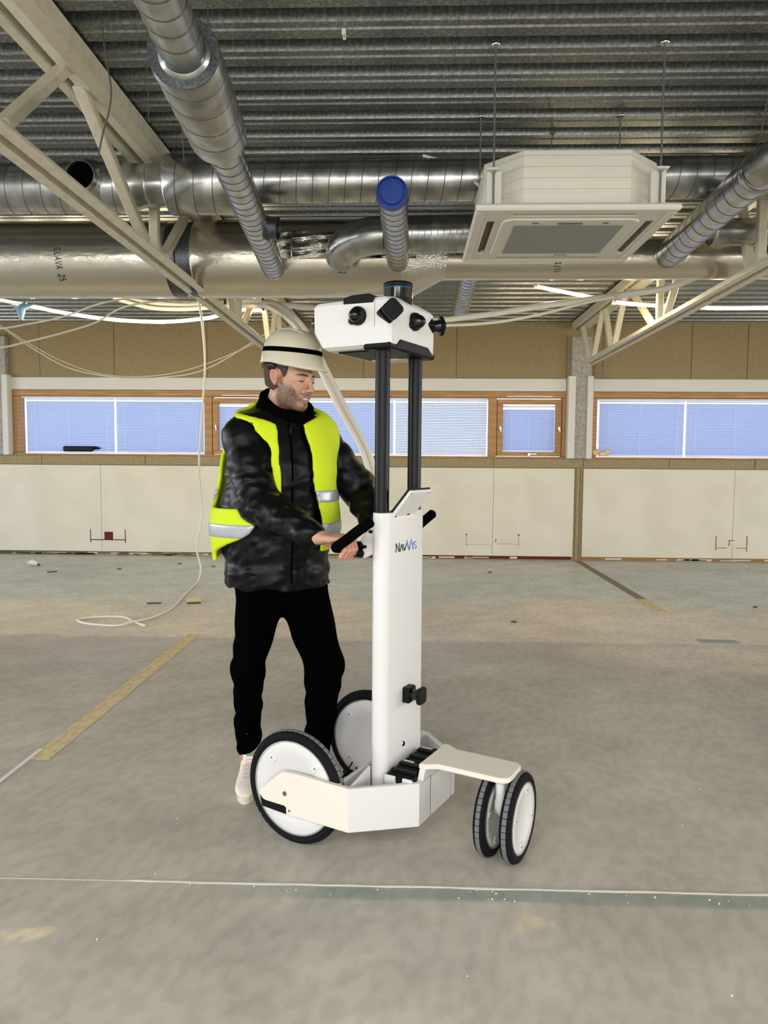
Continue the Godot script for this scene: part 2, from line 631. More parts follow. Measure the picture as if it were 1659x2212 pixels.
	mat("wire grey", rgb(196, 188, 170), 0.5)
	mat("tie black", rgb(20, 20, 20), 0.5)
	m = mat("led tube", rgb(255, 250, 232), 0.4)
	m.emission_enabled = true
	m.emission = Color(1.0, 0.93, 0.74)
	m.emission_energy_multiplier = 2.2
	m = mat("floor strip", rgb(220, 200, 154), 0.85)
	m.albedo_texture = ntex(noise(0.03, 5, FastNoiseLite.TYPE_SIMPLEX_SMOOTH, 33), Color(0.9, 0.89, 0.87), Color(1, 1, 1), 256)
	tri_map(m, Vector3(3, 3, 1.4))
	mat("floor strip dark", rgb(138, 122, 100), 0.9)
	mat("aluminium", rgb(214, 216, 218), 0.28, 0.9)
	mat("plaster crumb", rgb(212, 206, 190), 0.9)
	mat("ridge plaster", rgb(196, 190, 176), 0.9)
	mat("grey plate", rgb(150, 152, 150), 0.5)
	mat("wood offcut", rgb(226, 206, 160), 0.7)
	mat("dirt", rgb(92, 84, 68), 0.95)
	mat("pale blue", rgb(120, 165, 196), 0.6)
	# the man
	m = mat("skin", Color.WHITE, 0.5)
	m.vertex_color_use_as_albedo = true
	m.subsurf_scatter_enabled = true
	m.subsurf_scatter_strength = 0.12
	mat("jacket nylon", rgb(4, 4, 5), 0.38)
	mat("fleece", rgb(4, 4, 4), 1.0)
	mat("trouser cloth", rgb(3, 3, 4), 1.0)
	m = mat("vest yellow", rgb(194, 215, 12), 0.8)
	m.normal_enabled = true
	m.normal_texture = ntex(noise(0.1, 3), Color.BLACK, Color.WHITE, 256, 0, 1, true, 3.0)
	m.normal_scale = 0.25
	tri_map(m, 6.0)
	mat("reflective grey", rgb(176, 178, 182), 0.35, 0.35)
	mat("hat shell", rgb(192, 186, 162), 0.3)
	mat("hair brown", rgb(64, 47, 34), 0.85)
	mat("brow brown", rgb(66, 46, 32), 0.9)
	mat("teeth", rgb(205, 195, 180), 0.4)
	mat("lash", rgb(52, 34, 26), 0.8)
	mat("eye white", rgb(225, 218, 210), 0.2)
	mat("shoe leather", rgb(224, 214, 200), 0.5)
	mat("shoe sole", rgb(212, 200, 180), 0.7)
	mat("lace", rgb(214, 200, 184), 0.8)
	mat("tag green", rgb(112, 140, 84), 0.6)
	for k in ["fleece", "trouser cloth", "black foam", "void"]: M[k].metallic_specular = 0.08
	for k in ["black plastic", "pole black", "black rubber"]: M[k].metallic_specular = 0.3
	M["jacket nylon"].metallic_specular = 0.3

# ------------------------------------------------------------------ floor and walls
func floor_and_walls() -> void:
	# floor: trowelled concrete, sandy dust in a band before the window wall
	var N := 1024
	var x0 := -7.0
	var z0 := -10.4
	var span := 12.6
	var big := noise(0.006, 4, FastNoiseLite.TYPE_SIMPLEX_SMOOTH, 41).get_image(N, N)
	var fine := noise(0.03, 5, FastNoiseLite.TYPE_SIMPLEX_SMOOTH, 42).get_image(N, N)
	var st := noise(0.012, 4, FastNoiseLite.TYPE_SIMPLEX_SMOOTH, 43).get_image(N, N)
	var rag := noise(0.02, 4, FastNoiseLite.TYPE_SIMPLEX_SMOOTH, 44).get_image(N, N)
	var A := big.get_data()
	var B := fine.get_data()
	var S := st.get_data()
	var G := rag.get_data()
	var out := PackedByteArray()
	out.resize(N * N * 3)
	for j in N:
		var z := z0 + span * (j + 0.5) / N
		for i in N:
			var x := x0 + span * (i + 0.5) / N
			var k := j * N + i
			var a := A[k] / 255.0 - 0.5
			var b := B[k] / 255.0 - 0.5
			var sx := (i * 2 + j * 3) % N            # streaks: the noise looked up along a slant
			var s := S[((j + i / 3) % N) * N + sx % N] / 255.0 - 0.5
			var e := G[k] / 255.0 - 0.5
			var near_sand := smoothstep(-5.55, -5.45, z + e * 0.12)
			var sand := smoothstep(-7.5, -6.4, z + e * 1.2 + a * 0.8) * (1.0 - near_sand)
			sand = maxf(sand, 0.8 * smoothstep(0.3, 1.5, x + a * 1.5) * smoothstep(-5.6, -5.3, z) * (1.0 - smoothstep(-5.0, -4.3, z + e * 0.8)))
			var r := lerpf(212.0, 191.0, near_sand)
			var g := lerpf(215.0, 184.0, near_sand)
			var bl := lerpf(204.0, 168.0, near_sand)
			r = lerpf(r, 226.0, sand)
			g = lerpf(g, 214.0, sand)
			bl = lerpf(bl, 190.0, sand)
			var l := 1.0 + a * 0.10 + b * 0.11 + s * 0.05
			# the green-grey filler band beside the ridge, and worn pale patches
			var ridge := -2.268 - 0.0089 * x
			var band := smoothstep(ridge + 0.0, ridge + 0.012, z) * (1.0 - smoothstep(ridge + 0.065, ridge + 0.085, z + e * 0.02)) * smoothstep(-1.0, -0.2, x + a)
			r = lerpf(r, 150.0, band * 0.9)
			g = lerpf(g, 158.0, band * 0.9)
			bl = lerpf(bl, 146.0, band * 0.9)
			var patch := smoothstep(0.08, 0.2, b + 0.25 - 3.5 * Vector2(x + 1.05, (z + 2.0) * 2.4).length()) + smoothstep(0.1, 0.25, b + 0.2 - 5.0 * Vector2(x + 0.45, (z + 2.06) * 4.0).length()) + smoothstep(0.1, 0.25, b + 0.4 - 5.0 * maxf(absf(x - 0.41) - 0.01, absf(z + 2.1) * 1.9)) * 0.6
			r = lerpf(r, 228.0, clampf(patch, 0, 1) * 0.85)
			g = lerpf(g, 212.0, clampf(patch, 0, 1) * 0.85)
			bl = lerpf(bl, 172.0, clampf(patch, 0, 1) * 0.85)
			if absf(z + 5.52 + e * 0.03) < 0.012: l *= 0.93
			out[k * 3] = clampi(int(r * l), 0, 255)
			out[k * 3 + 1] = clampi(int(g * l), 0, 255)
			out[k * 3 + 2] = clampi(int(bl * l), 0, 255)
	var fm := mat("floor concrete", rgb(244, 244, 244), 0.42)
	fm.albedo_texture = ImageTexture.create_from_image(Image.create_from_data(N, N, false, Image.FORMAT_RGB8, out))
	fm.detail_enabled = true
	fm.detail_blend_mode = BaseMaterial3D.BLEND_MODE_MUL
	fm.detail_uv_layer = BaseMaterial3D.DETAIL_UV_2
	fm.detail_albedo = ntex(noise(0.018, 6, FastNoiseLite.TYPE_SIMPLEX_SMOOTH, 45), Color(0.945, 0.945, 0.943), Color(1, 1, 1), 1024, 0.3, 0.65)
	fm.roughness_texture = ntex(noise(0.01, 5, FastNoiseLite.TYPE_SIMPLEX_SMOOTH, 46), Color(0.75, 0.75, 0.75), Color(1, 1, 1), 512, 0.3, 0.7)
	fm.roughness = 0.55
	var fs := SurfaceTool.new()
	fs.begin(Mesh.PRIMITIVE_TRIANGLES)
	var put := func(x: float, y: float, z: float, n: Vector3) -> void:
		fs.set_normal(n)
		fs.set_uv(Vector2((x - x0) / span, (z - z0) / span))
		fs.set_uv2(Vector2(x * 0.75 + z * 0.28, z * 0.46 - x * 0.2))
		fs.add_vertex(Vector3(x, y, z))
	for q in [[0.0, Vector3.UP], [-0.2, Vector3.DOWN]]:
		var c := [[-9.6, -10.6], [9.6, -10.6], [9.6, 5.6], [-9.6, 5.6]]
		for k in ([0, 1, 2, 0, 2, 3] if q[0] == 0.0 else [0, 2, 1, 0, 3, 2]):
			put.call(c[k][0], q[0], c[k][1], q[1])
	var f := obj("floor", fs.commit(), fm)
	f.set_meta("kind", "structure")
	# strips of filler where partitions stood, an aluminium edge, a plaster ridge
	var mb := MB.new()
	mb.ab(V(-1.725, 0, -5.6), V(-1.63, 0.003, -3.19), 0.001)
	obj("trim_1", mb, M["floor strip"], null, "structure")
	mb = MB.new()
	mb.ab(V(2.29, 0, -10.15), V(2.385, 0.003, -7.35), 0.001)
	obj("trim_2", mb, M["floor strip dark"], null, "structure")
	mb = MB.new()
	mb.ab(V(2.27, 0, -7.34), V(2.38, 0.004, -6.72), 0.001)
	obj("trim_3", mb, M["floor strip"], null, "structure")
	mb = MB.new()
	mb.ab(V(-1.735, 0, -3.3), V(-1.715, 0.006, -2.2), 0.002)
	obj("trim_4", mb, M["white metal"], null, "structure")
	mb = MB.new()
	var rn := RandomNumberGenerator.new()
	rn.seed = 5
	var rings := []
	for i in 181:
		var x := -6.0 + i * 0.05 * 1.35
		var w := 0.006 + rn.randf() * 0.004
		var z := -2.268 - 0.0089 * x + rn.randf_range(-0.002, 0.002)
		var hh := (0.002 + rn.randf() * 0.002) * (1.0 if x > -0.9 else 0.35)
		rings.append(PackedVector3Array([V(x, -0.002, z - w), V(x, hh, z - w * 0.4), V(x, hh * 0.8, z + w * 0.4), V(x, -0.002, z + w)]))
	mb.loft(rings, true, 1)
	obj("trim_5", mb, M["ridge plaster"], null, "structure")

	# the far wall: a core with window openings, board facings in front of it
	var w := setting("wall_back")
	mb = MB.new()
	var zb := WALL - 0.3
	mb.ab(V(-9.6, 0, zb), V(9.6, 1.415, WALL))
	mb.ab(V(-9.6, 2.32, zb), V(9.6, 3.6, WALL))
	for s in [[-9.6, -5.6], [2.175, 2.475], [8.0, 9.6]]:
		mb.ab(V(s[0], 1.415, zb), V(s[1], 2.32, WALL))
	obj("core", mb, M["chipboard"], w)
	for s in [[-9.5, -8.0], [-7.99, -6.2], [-6.19, -4.366], [-4.362, -0.584], [-0.58, 1.159], [1.163, 2.27], [2.395, 4.449], [4.453, 6.4], [6.41, 9.5]]:
		mb = MB.new()
		mb.ab(V(s[0], 0.055, WALL), V(s[1], 1.277, WALL + 0.014), 0.003)
		obj("wall_panel", mb, M["wall paint"], w)
	for s in [[-9.5, -5.2], [-5.195, -3.72], [-3.715, -1.0], [-0.995, 1.15], [1.155, 2.38], [2.385, 3.55], [3.555, 4.7], [4.71, 9.5]]:
		mb = MB.new()
		mb.ab(V(s[0], 1.29, WALL), V(s[1], 1.412, WALL + 0.03), 0.004)
		obj("sill_board", mb, M["chipboard"], w)
	mb = MB.new()
	mb.ab(V(2.30, 0.0, WALL), V(2.365, 1.29, WALL + 0.02), 0.002)
	obj("bare_strip", mb, M["chipboard"], w)
	mb = MB.new()
	mb.ab(V(2.346, 0.0, WALL), V(2.352, 1.29, WALL + 0.0215))
	obj("joint", mb, M["joint"], w)
	for s in [[-9.5, -5.66], [-5.655, -5.2], [-5.195, -4.145], [-4.135, -2.835], [-2.825, -0.66], [-0.65, 0.62], [0.63, 2.12], [2.5, 2.615], [2.62, 3.8], [3.81, 4.55], [4.56, 9.5]]:
		mb = MB.new()
		mb.ab(V(s[0], 2.505, WALL), V(s[1], 3.25, WALL + 0.012), 0.002)
		obj("fibre_board", mb, M["fibre board"], w)
	for s in [[-5.64, 2.13], [2.5, 9.0]]:
		mb = MB.new()
		mb.ab(V(s[0], 2.335, WALL), V(s[1], 2.503, WALL + 0.02), 0.003)
		obj("white_band", mb, M["white band"], w)
	for s in [[2.14, 2.235], [2.395, 2.472], [-5.69, -5.61]]:
		mb = MB.new()
		mb.ab(V(s[0], 1.415, WALL), V(s[1], 2.53, WALL + 0.13), 0.004)
		obj("reveal_board", mb, M["white band"], w)
	# sockets were cut out of the panels: narrow saw cuts and bare patches
	cut(w, "wine red", [[-4.53, 0.18, -4.518, 0.37], [-4.03, 0.18, -4.018, 0.37], [-4.53, 0.215, -4.02, 0.228], [-4.325, 0.228, -4.2, 0.335]])
	cut(w, "joint", [[0.795, 0.19, 0.799, 0.36], [1.52, 0.19, 1.524, 0.36], [0.795, 0.213, 1.13, 0.216], [1.2, 0.222, 1.52, 0.225], [1.2, 0.25, 1.212, 0.29], [1.13, 0.17, 1.134, 0.21], [0.785, 0.345, 0.81, 0.36], [1.51, 0.34, 1.535, 0.36]])
	cut(w, "skirting scar", [[4.22, 0.21, 4.235, 0.37], [4.64, 0.21, 4.655, 0.37], [4.22, 0.17, 4.235, 0.2], [4.64, 0.15, 4.652, 0.2], [4.22, 0.195, 4.38, 0.205], [4.5, 0.195, 4.655, 0.205], [4.4, 0.23, 4.415, 0.31], [4.4, 0.3, 4.48, 0.312]])
	# what is left of the skirting
	mb = MB.new()
	rn.seed = 11
	for s in [[-0.9, 2.25]]:
		mb.ab(V(s[0], 0.012, WALL), V(s[1], 0.058, WALL + 0.008))
	obj("baseboard_scar", mb, M["wine red"], w)
	mb = MB.new()
	mb.ab(V(2.4, 0.012, WALL), V(9.4, 0.056, WALL + 0.008))
	obj("baseboard_scar", mb, M["skirting scar"], w)
	mb = MB.new()
	for i in 40:
		var x := rn.randf_range(-6.2, 6.2)
		mb.box(V(x, 0.02 + rn.randf() * 0.012, WALL + 0.008), V(rn.randf_range(0.05, 0.35), rn.randf_range(0.01, 0.03), 0.006), 0.001)
	obj("plaster_rest", mb, M["plaster crumb"], w)
	mb = MB.new()
	mb.ab(V(-9.4, 0.035, WALL), V(-0.9, 0.052, WALL + 0.01), 0.002)
	for i in 16:
		mb.box(V(rn.randf_range(-6.0, -2.0), 0.02, WALL + 0.01), V(rn.randf_range(0.08, 0.3), rn.randf_range(0.012, 0.03), 0.012), 0.002)
	obj("baseboard_scar", mb, M["dirt"], w)
	# concrete columns
	for x in [2.315, -5.78]:
		mb = MB.new()
		mb.ab(V(x - 0.135, 1.415, WALL - 0.1), V(x + 0.135, 3.06, WALL + 0.1), 0.006)
		obj("column", mb, M["concrete"], null, "structure")
	# the other three walls, each with its band of windows
	for q in [["wall_front", 0], ["wall_left", 1], ["wall_right", 2]]:
		w = setting(q[0])
		mb = MB.new()
		if q[1] == 0:
			mb.ab(V(-9.6, 0, 5.5), V(9.6, 0.95, 5.8))
			mb.ab(V(-9.6, 2.55, 5.5), V(9.6, 3.6, 5.8))
			for s in [[-9.6, -6.0], [6.0, 9.6]]: mb.ab(V(s[0], 0.95, 5.5), V(s[1], 2.55, 5.8))
		else:
			var x := -9.5 if q[1] == 1 else 9.5
			var x2 := x + (-0.3 if q[1] == 1 else 0.3)
			mb.ab(V(x, 0, -10.5), V(x2, 1.0, 5.8))
			mb.ab(V(x, 2.5, -10.5), V(x2, 3.6, 5.8))
			for s in [[-10.5, -7.5], [3.5, 5.8]]: mb.ab(V(x, 1.0, s[0]), V(x2, 2.5, s[1]))
		obj("core", mb, M["wall paint"], w)

func cut(w: Node3D, m: String, rects: Array) -> void:
	var mb := MB.new()
	for r in rects:
		mb.ab(V(r[0], r[1], WALL + 0.008), V(r[2], r[3], WALL + 0.0152))
	obj("saw_cut", mb, M[m], w)

# ------------------------------------------------------------------ windows and blinds
func windows() -> void:
	# each bay: fixed pane, casement, fixed pane, casement
	window([[-5.5, -2.88, false], [-2.77, -1.86, true], [-1.76, 1.08, false], [1.19, 2.085, true]], -5.6, 2.175)
	window([[2.56, 5.2, false], [5.3, 6.2, true], [6.3, 7.9, false]], 2.475, 8.0)
	var zz := WALL - 0.055
	blind(-5.44, -4.175, 1.45, 2.215, zz, "slat", 62, "pale blue venetian blind in the leftmost window, left half")
	blind(-4.15, -2.9, 1.45, 2.215, zz, "slat", 64, "pale blue venetian blind in the leftmost window, right half beside the hanging cable")
	blind(-2.68, -1.95, 1.5, 2.16, zz, "slat", 63, "small venetian blind in the casement behind the man's shoulder")
	blind(-1.72, -0.235, 1.45, 2.215, zz, "slat", 60, "venetian blind behind the man and the near black pole")
	blind(-0.21, 1.06, 1.45, 2.215, zz, "slat pale", 45, "whitish, more open venetian blind between the black poles and the casement")
	blind(1.275, 1.995, 1.5, 2.14, zz, "slat", 66, "lavender venetian blind in the small casement beside the concrete column")
	blind(2.6, 3.76, 1.45, 2.215, zz, "slat", 64, "blue venetian blind right of the concrete column, above the yellow foam")
	blind(5.38, 6.12, 1.5, 2.14, zz, "slat", 62, "small venetian blind in the casement beyond the right edge of the picture")
	blind(6.32, 7.88, 1.45, 2.215, zz, "slat", 62, "wide venetian blind furthest along the window wall, outside the picture")
	blind(3.785, 5.15, 1.45, 2.215, zz, "slat", 63, "blue venetian blind at the right edge of the picture")

var window_count := 0
func window(panes: Array, xa: float, xb: float) -> void:
	window_count += 1
	var w := setting("window_%d" % window_count)
	var z0 := WALL - 0.13
	var z1 := WALL + 0.012
	var mb := MB.new()
	mb.ab(V(xa, 2.245, z0), V(xb, 2.325, z1), 0.006)
	mb.ab(V(xa, 1.415, z0), V(xb, 1.44, z1 + 0.02), 0.006)
	mb.ab(V(xa, 1.44, z0), V(panes[0][0], 2.245, z1), 0.006)
	mb.ab(V(panes[-1][1], 1.44, z0), V(xb, 2.245, z1), 0.006)
	for i in panes.size() - 1:
		mb.ab(V(panes[i][1], 1.44, z0), V(panes[i + 1][0], 2.245, z1), 0.006)
	obj("window_frame", mb, M["pine"], w)
	for p in panes:
		mb = MB.new()
		mb.ab(V(p[0], 1.44, WALL - 0.115), V(p[1], 2.245, WALL - 0.109))
		obj("pane", mb, M["glass"], w)
		if p[2]:
			mb = MB.new()
			var s := 0.085
			mb.ab(V(p[0] + 0.008, 2.16, WALL - 0.09), V(p[1] - 0.008, 2.225, z1 - 0.004), 0.006)
			mb.ab(V(p[0] + 0.008, 1.445, WALL - 0.09), V(p[1] - 0.008, 1.5, z1 - 0.004), 0.006)
			mb.ab(V(p[0] + 0.008, 1.5, WALL - 0.09), V(p[0] + s, 2.16, z1 - 0.004), 0.006)
			mb.ab(V(p[1] - s, 1.5, WALL - 0.09), V(p[1] - 0.008, 2.16, z1 - 0.004), 0.006)
			var sash := obj("sash", mb, M["pine"], w)
			mb = MB.new()
			var c: float = (p[0] + p[1]) * 0.5
			mb.box(V(c, 1.465, z1 + 0.008), V(0.03, 0.05, 0.02), 0.004)
			mb.box(V(c + 0.05, 1.475, z1 + 0.018), V(0.11, 0.016, 0.012), 0.004)
			for x in [p[0] + 0.045, p[1] - 0.045]:
				mb.box(V(x, 1.83, z1 + 0.008), V(0.018, 0.05, 0.02), 0.004)
				mb.box(V(x + 0.012, 1.81, z1 + 0.018), V(0.014, 0.07, 0.012), 0.004)
			obj("handle", mb, M["chrome"], sash)
			mb = MB.new()
			mb.box(V(c, 2.262, z1 + 0.004), V(0.62, 0.016, 0.012), 0.003)
			obj("vent_slot", mb, M["white metal"], w)
		else:
			mb = MB.new()
			mb.ab(V(p[0], 2.222, WALL - 0.1), V(p[1], 2.24, WALL - 0.012), 0.003)
			obj("glazing_bead", mb, M["white metal"], w)

func blind(xa: float, xb: float, ya: float, yb: float, z: float, m: String, tilt: float, label: String) -> void:
	var t := thing("venetian_blind", label, "blind", V((xa + xb) * 0.5, ya, z), "venetian blinds along the window wall")
	var w := (xb - xa) * 0.5
	var h := yb - ya
	var mb := MB.new()
	mb.ab(V(-w, h - 0.022, -0.014), V(w, h, 0.014), 0.003)
	obj("headrail", mb, M["white cord"], t)
	mb = MB.new()
	mb.ab(V(-w, 0.0, -0.012), V(w, 0.016, 0.012), 0.003)
	obj("bottom_rail", mb, M["white cord"], t)
	mb = MB.new()
	var n := int((h - 0.05) / 0.0228)
	var b := Basis(Vector3.RIGHT, deg_to_rad(tilt))
	for i in n:
		mb.box(V(0, 0.03 + i * 0.0228, 0), V(2.0 * w - 0.006, 0.0006, 0.0245), 0.0, b)
	obj("slats", mb, M[m], t, "stuff")
	var xs := [-w + 0.12, 0.0, w - 0.12] if w < 0.5 else [-w + 0.13, -0.02, w - 0.1]
	for x in xs:
		mb = MB.new()
		mb.ab(V(x - 0.004, 0.005, 0.0115), V(x + 0.004, h - 0.01, 0.0125))
		obj("ladder_cord", mb, M["white cord"], t)

# ------------------------------------------------------------------ the steel deck
func deck() -> void:
	var c := setting("ceiling")
	var pitch := 0.2265
	# one corrugation across (z, y): flange with a small groove, web, crown with a stiffener
	var P := [[0.0, 0.0], [0.038, 0.0], [0.044, 0.009], [0.056, 0.009], [0.062, 0.0], [0.10, 0.0], [0.1135, 0.062], [0.138, 0.062], [0.144, 0.054], [0.155, 0.054], [0.161, 0.062], [0.186, 0.062], [0.1995, 0.0], [0.2265, 0.0]]
	var spans := [[-9.5, -3.398], [-3.3965, 0.192], [0.1935, 1.682], [1.6835, 9.5]]
	var shapes := []
	for s in spans:
		var mb := MB.new()
		for i in P.size() - 1:
			var a0 := V(s[0], P[i][1], P[i][0])
			var a1 := V(s[1], P[i][1], P[i][0])
			var b0 := V(s[0], P[i + 1][1], P[i + 1][0])
			var b1 := V(s[1], P[i + 1][1], P[i + 1][0])
			mb.quad(a0, a1, b1, b0, -1)
		for k in range(0, mb.n()):     # looking down into the room
			var nn := (mb.v[k * 3 + 2] - mb.v[k * 3]).cross(mb.v[k * 3 + 1] - mb.v[k * 3])
			if nn.y > 0.0:
				var q := mb.v[k * 3 + 1]
				mb.v[k * 3 + 1] = mb.v[k * 3 + 2]
				mb.v[k * 3 + 2] = q
		shapes.append(mb.mesh())
	var i := 0
	while WALL + i * pitch < 5.4:
		var z := WALL + i * pitch
		for k in shapes.size():
			if (k == 1 or k == 2) and z > 1.2 and z < 3.5: continue      # the rooflight
			var s: ArrayMesh = shapes[k]
			var o := obj("deck_rib", s, M["galvanised deck"], c)
			o.position = V(0, CEIL, z)
		i += 1
	var mb := MB.new()
	var zr0 := WALL + pitch * 51.0
	var zr1 := WALL + pitch * 61.0
	for q in [[-9.6, 9.6, -10.5, zr0], [-9.6, 9.6, zr1, 5.8], [-9.6, -3.396, zr0, zr1], [1.684, 9.6, zr0, zr1]]:
		mb.ab(V(q[0], CEIL + 0.09, q[2]), V(q[1], CEIL + 0.3, q[3]))
	obj("roof_slab", mb, M["concrete"], c)

# ------------------------------------------------------------------ steel trusses
func trusses() -> void:
	var far := [[3.18, -9.97, 2.68, -9.58], [2.68, -9.33, 3.2, -8.95], [3.2, -8.85, 2.68, -8.55], [2.68, -8.4, 3.2, -8.02], [3.2, -7.9, 2.68, -7.12], [2.68, -6.92, 3.2, -6.92], [2.68, -6.74, 3.2, -6.25]]
	var near_left := [[3.2, -5.42, 2.68, -4.82], [2.68, -4.66, 3.2, -4.66], [2.68, -4.5, 3.18, -3.62], [3.18, -3.48, 2.68, -2.93], [2.68, -2.4, 3.2, -2.4], [2.68, -2.2, 3.18, -1.35], [3.18, -1.2, 2.68, -0.4]]
	var near_right := [[3.2, -5.3, 2.68, -5.12], [2.68, -4.98, 3.2, -4.98], [2.68, -4.72, 3.18, -3.9], [3.18, -3.8, 2.68, -2.95], [2.68, -2.7, 3.2, -2.7], [2.68, -2.5, 3.18, -1.65]]
	truss(-1.62, far + near_left, "cream steel roof truss crossing the upper left corner of the picture")
	truss(2.28, far + near_right, "cream steel roof truss at right, ending at the concrete column")

func truss(x: float, web: Array, label: String) -> void:
	var t := thing("steel_truss", label, "truss", V(x, 2.62, -3.0), "roof trusses")
	var o := t.position
	# bottom chord: two flanges with a deep groove between, ends at -9.62
	var mb := MB.new()
	var xf := Transform3D(Basis(Vector3.RIGHT, Vector3.BACK, Vector3.DOWN), Vector3.ZERO)   # poly (x, -y), extruded along z
	var poly := PackedVector2Array([Vector2(-0.075, 0.0), Vector2(-0.025, 0.0), Vector2(-0.022, -0.045), Vector2(0.022, -0.045), Vector2(0.025, 0.0), Vector2(0.075, 0.0), Vector2(0.075, -0.012), Vector2(0.034, -0.014), Vector2(0.032, -0.06), Vector2(-0.032, -0.06), Vector2(-0.034, -0.014), Vector2(-0.075, -0.012)])
	mb.prism(poly, xf, -9.62 - o.z, 5.2 - o.z)
	obj("bottom_chord", mb, M["truss paint"], t)
	# top chord: a broad folded profile and a narrower flange beside it
	mb = MB.new()
	poly = PackedVector2Array([Vector2(-0.01, 0.0), Vector2(0.055, 0.016), Vector2(0.12, 0.0), Vector2(0.125, -0.09), Vector2(-0.012, -0.09)])
	var p2 := PackedVector2Array()
	for p in poly: p2.append(p + Vector2(0.0, -(3.165 - o.y)))
	mb.prism(p2, xf, -10.15 - o.z, 5.3 - o.z)
	p2 = PackedVector2Array()
	for p in [Vector2(-0.1, 0.0), Vector2(-0.055, 0.0), Vector2(-0.05, -0.01), Vector2(-0.05, -0.09), Vector2(-0.1, -0.09)]: p2.append(p + Vector2(0.0, -(3.165 - o.y)))
	mb.prism(p2, xf, -10.15 - o.z, 5.3 - o.z)
	mb.ab(V(-0.06, 3.225 - o.y, -10.1 - o.z), V(0.0, 3.25 - o.y, 5.25 - o.z))
	obj("top_chord", mb, M["truss paint"], t)
	for w in web:
		mb = MB.new()
		mb.bar(V(0, w[0] - o.y, w[1] - o.z), V(0, w[2] - o.y, w[3] - o.z), 0.05, 0.06, Vector3.RIGHT, 0.006)
		obj("web_member", mb, M["truss paint"], t)

# ------------------------------------------------------------------ ducts
func helix(a: Vector3, b: Vector3, r: float, pitch: float) -> MB:   # the raised lock seam of a spiral duct
	var mb := MB.new()
	var y := (b - a).normalized()
	var fr := along(a, y)
	var l := a.distance_to(b)
	var n := int(l / pitch * 24.0)
	var rings := []
	for i in n + 1:
		var q := TAU * i / 24.0
		var d := Vector3(cos(q), 0, sin(q))
		var h := l * i / n
		var w := 0.0032
		var e := 0.0022
		rings.append(PackedVector3Array([fr * (d * (r - 0.001) + V(0, h - w, 0)), fr * (d * (r + e) + V(0, h - w * 0.5, 0)), fr * (d * (r + e) + V(0, h + w * 0.5, 0)), fr * (d * (r - 0.001) + V(0, h + w, 0))]))
	mb.loft(rings, true, 1)
	return mb

func pipe(t: Node3D, a: Vector3, b: Vector3, r: float, pitch := 0.1, called := "duct_body", hollow := false) -> Node3D:
	var mb := MB.new()
	if hollow:
		var l := a.distance_to(b)
		mb.lathe([Vector2(r, 0), Vector2(r, l), Vector2(r - 0.004, l), Vector2(r - 0.004, 0.01), Vector2(0, 0.01)], along(a, b - a), 48)
	else:
		mb.cyl(a, b, r, 48)
	var o := obj(called, mb, M["duct steel"], t)
	if pitch > 0.0: obj("lock_seam", helix(a, b, r, pitch), M["duct seam"], o)
	return o

func collar(t: Node3D, a: Vector3, b: Vector3, r: float, m := "duct steel") -> void:
	var mb := MB.new()
	mb.cyl(a, b, r, 48, -1.0, 0.004)
	obj("collar", mb, M[m], t)

